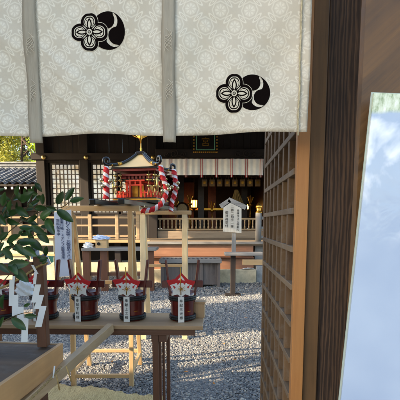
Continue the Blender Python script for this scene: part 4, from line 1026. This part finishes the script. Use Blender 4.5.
# door leaf, swung open away from the camera
dv = Vector((18.5 / F, 1, 0)).normalized(); dn = Vector((1, -dv.x, 0)).normalized()
D0 = Vector((.352, 1.452, 0)); DW = 1.05
dmat = Matrix(((dn.x, dv.x, 0, D0.x), (dn.y, dv.y, 0, D0.y), (0, 0, 1, 0), (0, 0, 0, 1)))
door = bpy.data.objects.new('door', None); COL.objects.link(door); door.parent = gt; door['label'] = 'open lattice door leaf'
def dbuild(mb, name, mat, bevel=.0015):
    mb.bm.transform(dmat); return mb.build(name, mat, door, bevel=bevel)
dbuild(MB().mm(.001, .046, 0, .035, .05, 2.72), 'stile', 'honey_wood', .002)
dbuild(MB().mm(.001, .046, DW - .05, DW, .05, 2.72), 'stile', 'lattice_wood')
zr = [P(295, py, 1.47).z for py in (129.6, 165, 204.5, 247.5, 288)]; pit = (zr[0] - zr[-1]) / 4
zs_ = [zr[0] + pit * k for k in range(5, -12, -1)]
m = MB(); 
for z in zs_:
    if .1 < z < 2.7: m.mm(-.004, .030, .036, DW - .051, z - .0115, z + .0115)
dbuild(m, 'lattice_rails', 'lattice_wood_y')
m = MB(); nb_ = 7
for k in range(1, nb_):
    y_ = .035 + (DW - .085) * k / nb_; m.mm(.0, .028, y_ - .017, y_ + .017, .06, 2.71)
dbuild(m, 'lattice_bars', 'lattice_wood')
dbuild(MB().mm(.034, .042, .036, DW - .051, .06, 2.71), 'backing_board', 'backing_wood', 0)
# unseen wall added left of the gate to shade the near ground
ow = thing('added_shade_wall', 'unseen plastered wall with a tiled coping, added beside the gate for shade', 'wall', (-7.5, 1.6, 0))
MB().mm(-13, -2.36, 1.5, 1.66, 0, 1.78).build('wall', 'plaster', ow)
MB().mm(-13, -2.36, 1.42, 1.74, 1.78, 1.9).build('coping', 'roof_tile', ow, bevel=.02)
# brown board and laminated sheet at the right
bb = thing('brown_board', 'broad brown timber board standing upright at the near right', 'board', (.9, 1.12, 0))
m = MB(); v = [(.4405, 2.9), (.436, 1.5), (.424, 0), (1.5, 0), (1.5, 2.9)]
m.prism(v, lambda x, z, d: Vector((x, 1.10 + d, z)), .03).build('panel', 'board_wood', bb, bevel=.003)
TLp = P(374, 93, 1.05); BLp = P(341, 400, 1.05); d_ = (BLp - TLp).normalized(); rt = Vector((-d_.z, 0, d_.x)); rt.z += .03
if rt.x < 0: rt = -rt
sh = thing('laminated_poster', 'pale blue white poster in a shiny clear sleeve hung on the brown board', 'poster', TLp)
q = [TLp, TLp + rt * .6, TLp + rt * .6 + d_ * 1.15, TLp + d_ * 1.15]
def slab(q, y0, y1):
    m = MB(); v = [m.bm.verts.new((p.x, y0, p.z)) for p in q] + [m.bm.verts.new((p.x, y1, p.z)) for p in q]
    m.bm.faces.new(v[:4]); m.bm.faces.new(v[4:][::-1])
    for i in range(4): j = (i + 1) % 4; m.bm.faces.new((v[i], v[4 + i], v[4 + j], v[j]))
    return m
o = slab(q, 1.05, 1.056).build('sheet', 'laminated_glare', sh)
# move the object origin so the green band starts a fixed way below the top edge
o.location.z -= .055
for v in o.data.vertices: v.co.z += .055
slab([q[0] - rt * .004 - d_ * .004, q[1], q[2], q[3] - rt * .004], 1.0565, 1.06).build('sleeve', 'clear_edge', sh)
# ================================================================== NEAR CURTAIN
CY = 1.30
def cw(x, z):
    k = max(0, (2.6 - z) / .8)
    return CY + .006 * math.sin((x + z * .9) * 13) + .005 * math.sin((x * 1.3 - z) * 19 + 2) + .010 * k * math.sin(x * 9 + 1) + .006 * math.sin(x * 4 + z * 5) + .004 * k * math.sin(x * 23 + z * 4)
zbot = lambda x: 1.781 + .011 * max(0, (x + .1) / .45) + .002 * math.sin(x * 14)
nr_ = thing('noren_curtain', 'cream brocade door curtain with two black flower crests hung across the gate', 'curtain', (-.3, CY, 1.78))
seams = [-.975, -.533, -.098, .349]
for k, (xa_, xb_) in enumerate(zip(seams, seams[1:])):
    m = MB(); nx, nz = 44, 70; vv = []
    for i in range(nx + 1):
        for j in range(nz + 1):
            x = xa_ + .002 + (xb_ - xa_ - .004) * i / nx; z = 2.72 + (zbot(x) - 2.72) * j / nz
            vv.append(m.bm.verts.new((x + (.005 * (2.6 - z) if k == 2 and i == nx else 0) * -.5, cw(x, z), z)))
    for i in range(nx):
        for j in range(nz):
            f = m.bm.faces.new([vv[i * (nz + 1) + j], vv[(i + 1) * (nz + 1) + j], vv[(i + 1) * (nz + 1) + j + 1], vv[i * (nz + 1) + j + 1]]); f.smooth = True
    o = m.build('panel', 'brocade', nr_); sm = o.modifiers.new('s', 'SOLIDIFY'); sm.thickness = .0008; sm.offset = 0
for xs_ in seams[1:3]:
    m = MB(); vv = []; nz = 60; zb_ = zbot(xs_) - .022
    for i in range(5):
        for j in range(nz + 1):
            x = xs_ + .021 * (i - 2) / 2 * (1 + .05 * math.sin(j * .5)); z = 2.72 + (zb_ - 2.72) * j / nz
            vv.append(m.bm.verts.new((x + .002 * math.sin(z * 9), cw(x, z) - .006 - .003 * (i in (1, 3)), z)))
    for i in range(4):
        for j in range(nz):
            f = m.bm.faces.new([vv[i * (nz + 1) + j], vv[(i + 1) * (nz + 1) + j], vv[(i + 1) * (nz + 1) + j + 1], vv[i * (nz + 1) + j + 1]]); f.smooth = True
    o = m.build('seam_strip', 'gauze', nr_); sm = o.modifiers.new('s', 'SOLIDIFY'); sm.thickness = .0015
    # small stitched bow on the strip
    for zz_ in (P(0, 44, CY).z, P(0, 90, CY).z):
        m = MB()
        for a in range(5):
            pts = [Vector((xs_ + .012 * math.sin(t * 6 + a), cw(xs_, zz_) - .012, zz_ + .02 * (t - .5) * (1 + .3 * a) * 1.6)) for t in np.linspace(0, 1, 10)]; m.tube(pts, .0006, 4)
        m.build('stitching', 'crest_cream', nr_)
xs_ = .318
m = MB().tube([(xs_ - .004 + .001 * math.sin(z * 40), cw(xs_, z) - .006, z) for z in np.linspace(2.72, zbot(xs_) - .012, 60)], .0028, 7, ell=.3, tw=500)
m.build('cord', 'cord', nr_)
MB().tube([(-1.0, CY, 2.72), (.40, CY, 2.72)], .015, 10).build('curtain_rod', 'gate_wood_x', nr_)
# crests
def poly_on(m, poly, cx_, cz_, off):
    m.prism(poly, lambda x, z, d: Vector((cx_ + x, -off + d, cz_ + z)), .0001)
def conform(m, cx_, cz_):
    for no, o_ in (((1, 0, 0), cx_), ((0, 0, 1), cz_)):
        for k in range(-9, 16):
            q = Vector(no) * (o_ + k * .0085)
            bmesh.ops.bisect_plane(m.bm, geom=m.bm.verts[:] + m.bm.edges[:] + m.bm.faces[:], plane_co=q, plane_no=no, dist=1e-7)
    for v in m.bm.verts: v.co.y += cw(v.co.x, v.co.z)
    return m
circ = lambda cx_, cz_, r_, n=40: [(cx_ + r_ * math.cos(2 * math.pi * k / n), cz_ + r_ * math.sin(2 * math.pi * k / n)) for k in range(n)]
def comma(cx_, cz_, Rr, a0):
    out = [(.985 * Rr * math.cos(R(a0 + t)), .985 * Rr * math.sin(R(a0 + t))) for t in np.linspace(-22, 100, 26)]
    for t, r_ in ((90, .95), (80, .89), (70, .795), (61, .69), (54, .60), (50, .54)): out.append((r_ * Rr * math.cos(R(a0 + t)), r_ * Rr * math.sin(R(a0 + t))))
    hx_, hz_ = .545 * Rr * math.cos(R(a0)), .545 * Rr * math.sin(R(a0))
    for b in np.linspace(128, 300, 22): out.append((hx_ + .44 * Rr * math.cos(R(a0 + b)), hz_ + .44 * Rr * math.sin(R(a0 + b))))
    return [(cx_ + x, cz_ + y) for x, y in out]
def petal(a, s_, dist, Rr):
    """two-lobed rounded petal outline, pointing along angle a"""
    out = []
    for t in np.linspace(0, 2 * math.pi, 44, endpoint=False):
        x, y = math.cos(t), math.sin(t); rr = s_ * (1 + .03 * math.cos(2 * t) - .07 * math.exp(-((t if t < math.pi else t - 2 * math.pi) / .25) ** 2))
        X, Y_ = dist + rr * x * .98, rr * y * 1.02; out.append((Rr * (X * math.cos(a) - Y_ * math.sin(a)), Rr * (X * math.sin(a) + Y_ * math.cos(a))))
    return out
def drop(a, d0, d1, w, Rr):
    out = []
    for t in np.linspace(0, 1, 14): out.append((d0 + (d1 - d0) * t, w * math.sin(math.pi * t) ** .8))
    for t in np.linspace(1, 0, 14)[1:-1]: out.append((d0 + (d1 - d0) * t, -w * math.sin(math.pi * t) ** .8))
    return [(Rr * (x * math.cos(a) - y * math.sin(a)), Rr * (x * math.sin(a) + y * math.cos(a))) for x, y in out]
def crest(px, py, px2):
    c = P(px, py, CY); c2 = P(px2, py - 1.4, CY); FR = .0585; TR = .0555; dx = c2.x - c.x
    e = bpy.data.objects.new('crest', None); COL.objects.link(e); e.parent = nr_
    m = MB(); poly_on(m, [(x + dx, z + .004) for x, z in comma(0, 0, TR, 92)], c.x, c.z, 0.00100); poly_on(m, [(x + dx, z + .004) for x, z in comma(0, 0, TR, -28)], c.x, c.z, 0.00115); poly_on(m, [(x + dx, z + .004) for x, z in comma(0, 0, TR, 212)], c.x, c.z, 0.00131)
    conform(m, c.x, c.z).build('comma_swirl', 'crest_black', e)
    m = MB()
    for k in range(4): poly_on(m, petal(k * math.pi / 2, .50, .525, FR), c.x, c.z, 0.00148 + .00008 * k)
    conform(m, c.x, c.z).build('flower_outline', 'crest_cream', e)
    m = MB()
    for k in range(4): poly_on(m, petal(k * math.pi / 2, .475, .525, FR), c.x, c.z, 0.00192 + .00008 * k)
    poly_on(m, circ(0, 0, FR * .3), c.x, c.z, 0.00232); conform(m, c.x, c.z).build('flower_petals', 'crest_black', e)
    m = MB()
    for k in range(4):
        a = k * math.pi / 2
        poly_on(m, petal(a, .315, .545, FR), c.x, c.z, 0.00247)
    conform(m, c.x, c.z).build('petal_lines', 'crest_cream', e)
    m = MB()
    for k in range(4):
        a = k * math.pi / 2; poly_on(m, petal(a, .278, .54, FR), c.x, c.z, 0.00258)
    conform(m, c.x, c.z).build('petal_hearts', 'crest_black', e)
    m = MB()
    for k in range(4):
        a = k * math.pi / 2; poly_on(m, petal(a, .235, .52, FR), c.x, c.z, 0.00269)
        for sg in (-1, 1): poly_on(m, [(x + FR * (.60 * math.cos(a) - sg * .2 * math.sin(a)) * 1.0, z + FR * (.60 * math.sin(a) + sg * .2 * math.cos(a))) for x, z in circ(0, 0, FR * .028, 10)], c.x, c.z, 0.00269)
    conform(m, c.x, c.z).build('petal_lines', 'crest_cream', e)
    m = MB()
    for k in range(4):
        a = k * math.pi / 2; poly_on(m, drop(a, .10, .73, .14, FR), c.x, c.z, 0.00280)
        for sg in (-1, 1): poly_on(m, [(x + FR * (.60 * math.cos(a) - sg * .15 * math.sin(a)), z + FR * (.60 * math.sin(a) + sg * .15 * math.cos(a))) for x, z in circ(0, 0, FR * .022, 10)], c.x, c.z, 0.00280)
    conform(m, c.x, c.z).build('petal_hearts', 'crest_black', e)
    m = MB()
    for k in range(4):
        a = k * math.pi / 2; poly_on(m, drop(a, .18, .62, .07, FR), c.x, c.z, 0.00291)
        poly_on(m, drop(a + math.pi / 4, .16, .52, .022, FR), c.x, c.z, 0.00291)
    conform(m, c.x, c.z).build('petal_lines', 'crest_cream', e)
    m = MB(); poly_on(m, circ(0, 0, FR * .19), c.x, c.z, 0.00296); conform(m, c.x, c.z).build('crest_centre', 'crest_black', e)
    m = MB(); poly_on(m, circ(0, 0, FR * .15), c.x, c.z, 0.00305); conform(m, c.x, c.z).build('crest_centre', 'crest_cream', e)
    m = MB(); poly_on(m, circ(0, 0, FR * .085), c.x, c.z, 0.00313); conform(m, c.x, c.z).build('crest_centre', 'crest_black', e)
    m = MB()
    for a in range(4): poly_on(m, circ(FR * .0, 0, FR * .05), c.x, c.z, 0.00322)
    conform(m, c.x, c.z).build('crest_centre', 'crest_cream', e)
crest(89.6, 32.4, 107.6); crest(234, 94, 253)
# ================================================================== LIGHT, SKY, CAMERA
SUN_D = Vector((.93, .365, 0)).normalized(); EL = R(20.5)
ld = Vector((SUN_D.x * math.cos(EL), SUN_D.y * math.cos(EL), -math.sin(EL)))
sun = bpy.data.lights.new('sun', 'SUN'); sun.energy = 3.8; sun.angle = R(.6); sun.color = (1, .80, .55)
so = bpy.data.objects.new('sun', sun); COL.objects.link(so); so.rotation_euler = ld.to_track_quat('-Z', 'Y').to_euler(); so.location = (-10, -4, 8)
w = bpy.data.worlds.new('World'); sc.world = w; w.use_nodes = True; nt = w.node_tree; nt.nodes.clear()
sky = nt.nodes.new('ShaderNodeTexSky'); sky.sky_type = 'NISHITA'; sky.sun_disc = False; sky.sun_elevation = EL
sky.sun_rotation = math.atan2(-SUN_D.x, -SUN_D.y); sky.air_density = 1.1; sky.dust_density = 1.6
bg = nt.nodes.new('ShaderNodeBackground'); bg.inputs[1].default_value = .15
ou = nt.nodes.new('ShaderNodeOutputWorld'); nt.links.new(sky.outputs[0], bg.inputs[0]); nt.links.new(bg.outputs[0], ou.inputs[0])
cam = bpy.data.cameras.new('camera'); co = bpy.data.objects.new('camera', cam); COL.objects.link(co)
co.location = (0, 0, H); co.rotation_euler = (R(90) - PITCH, 0, 0)
cam.sensor_width = 36; cam.lens = 36 * F / 400; cam.shift_y = 67 / 400; cam.clip_end = 1500; cam.clip_start = .05
sc.camera = co
sc.view_settings.view_transform = 'Standard'; sc.view_settings.look = 'None'; sc.view_settings.gamma = 1; sc.view_settings.exposure = 1.93
sc.view_settings.use_curve_mapping = False
sc.render.engine = 'CYCLES'; sc.cycles.use_denoising = True; sc.cycles.max_bounces = 8; sc.cycles.sample_clamp_indirect = 8
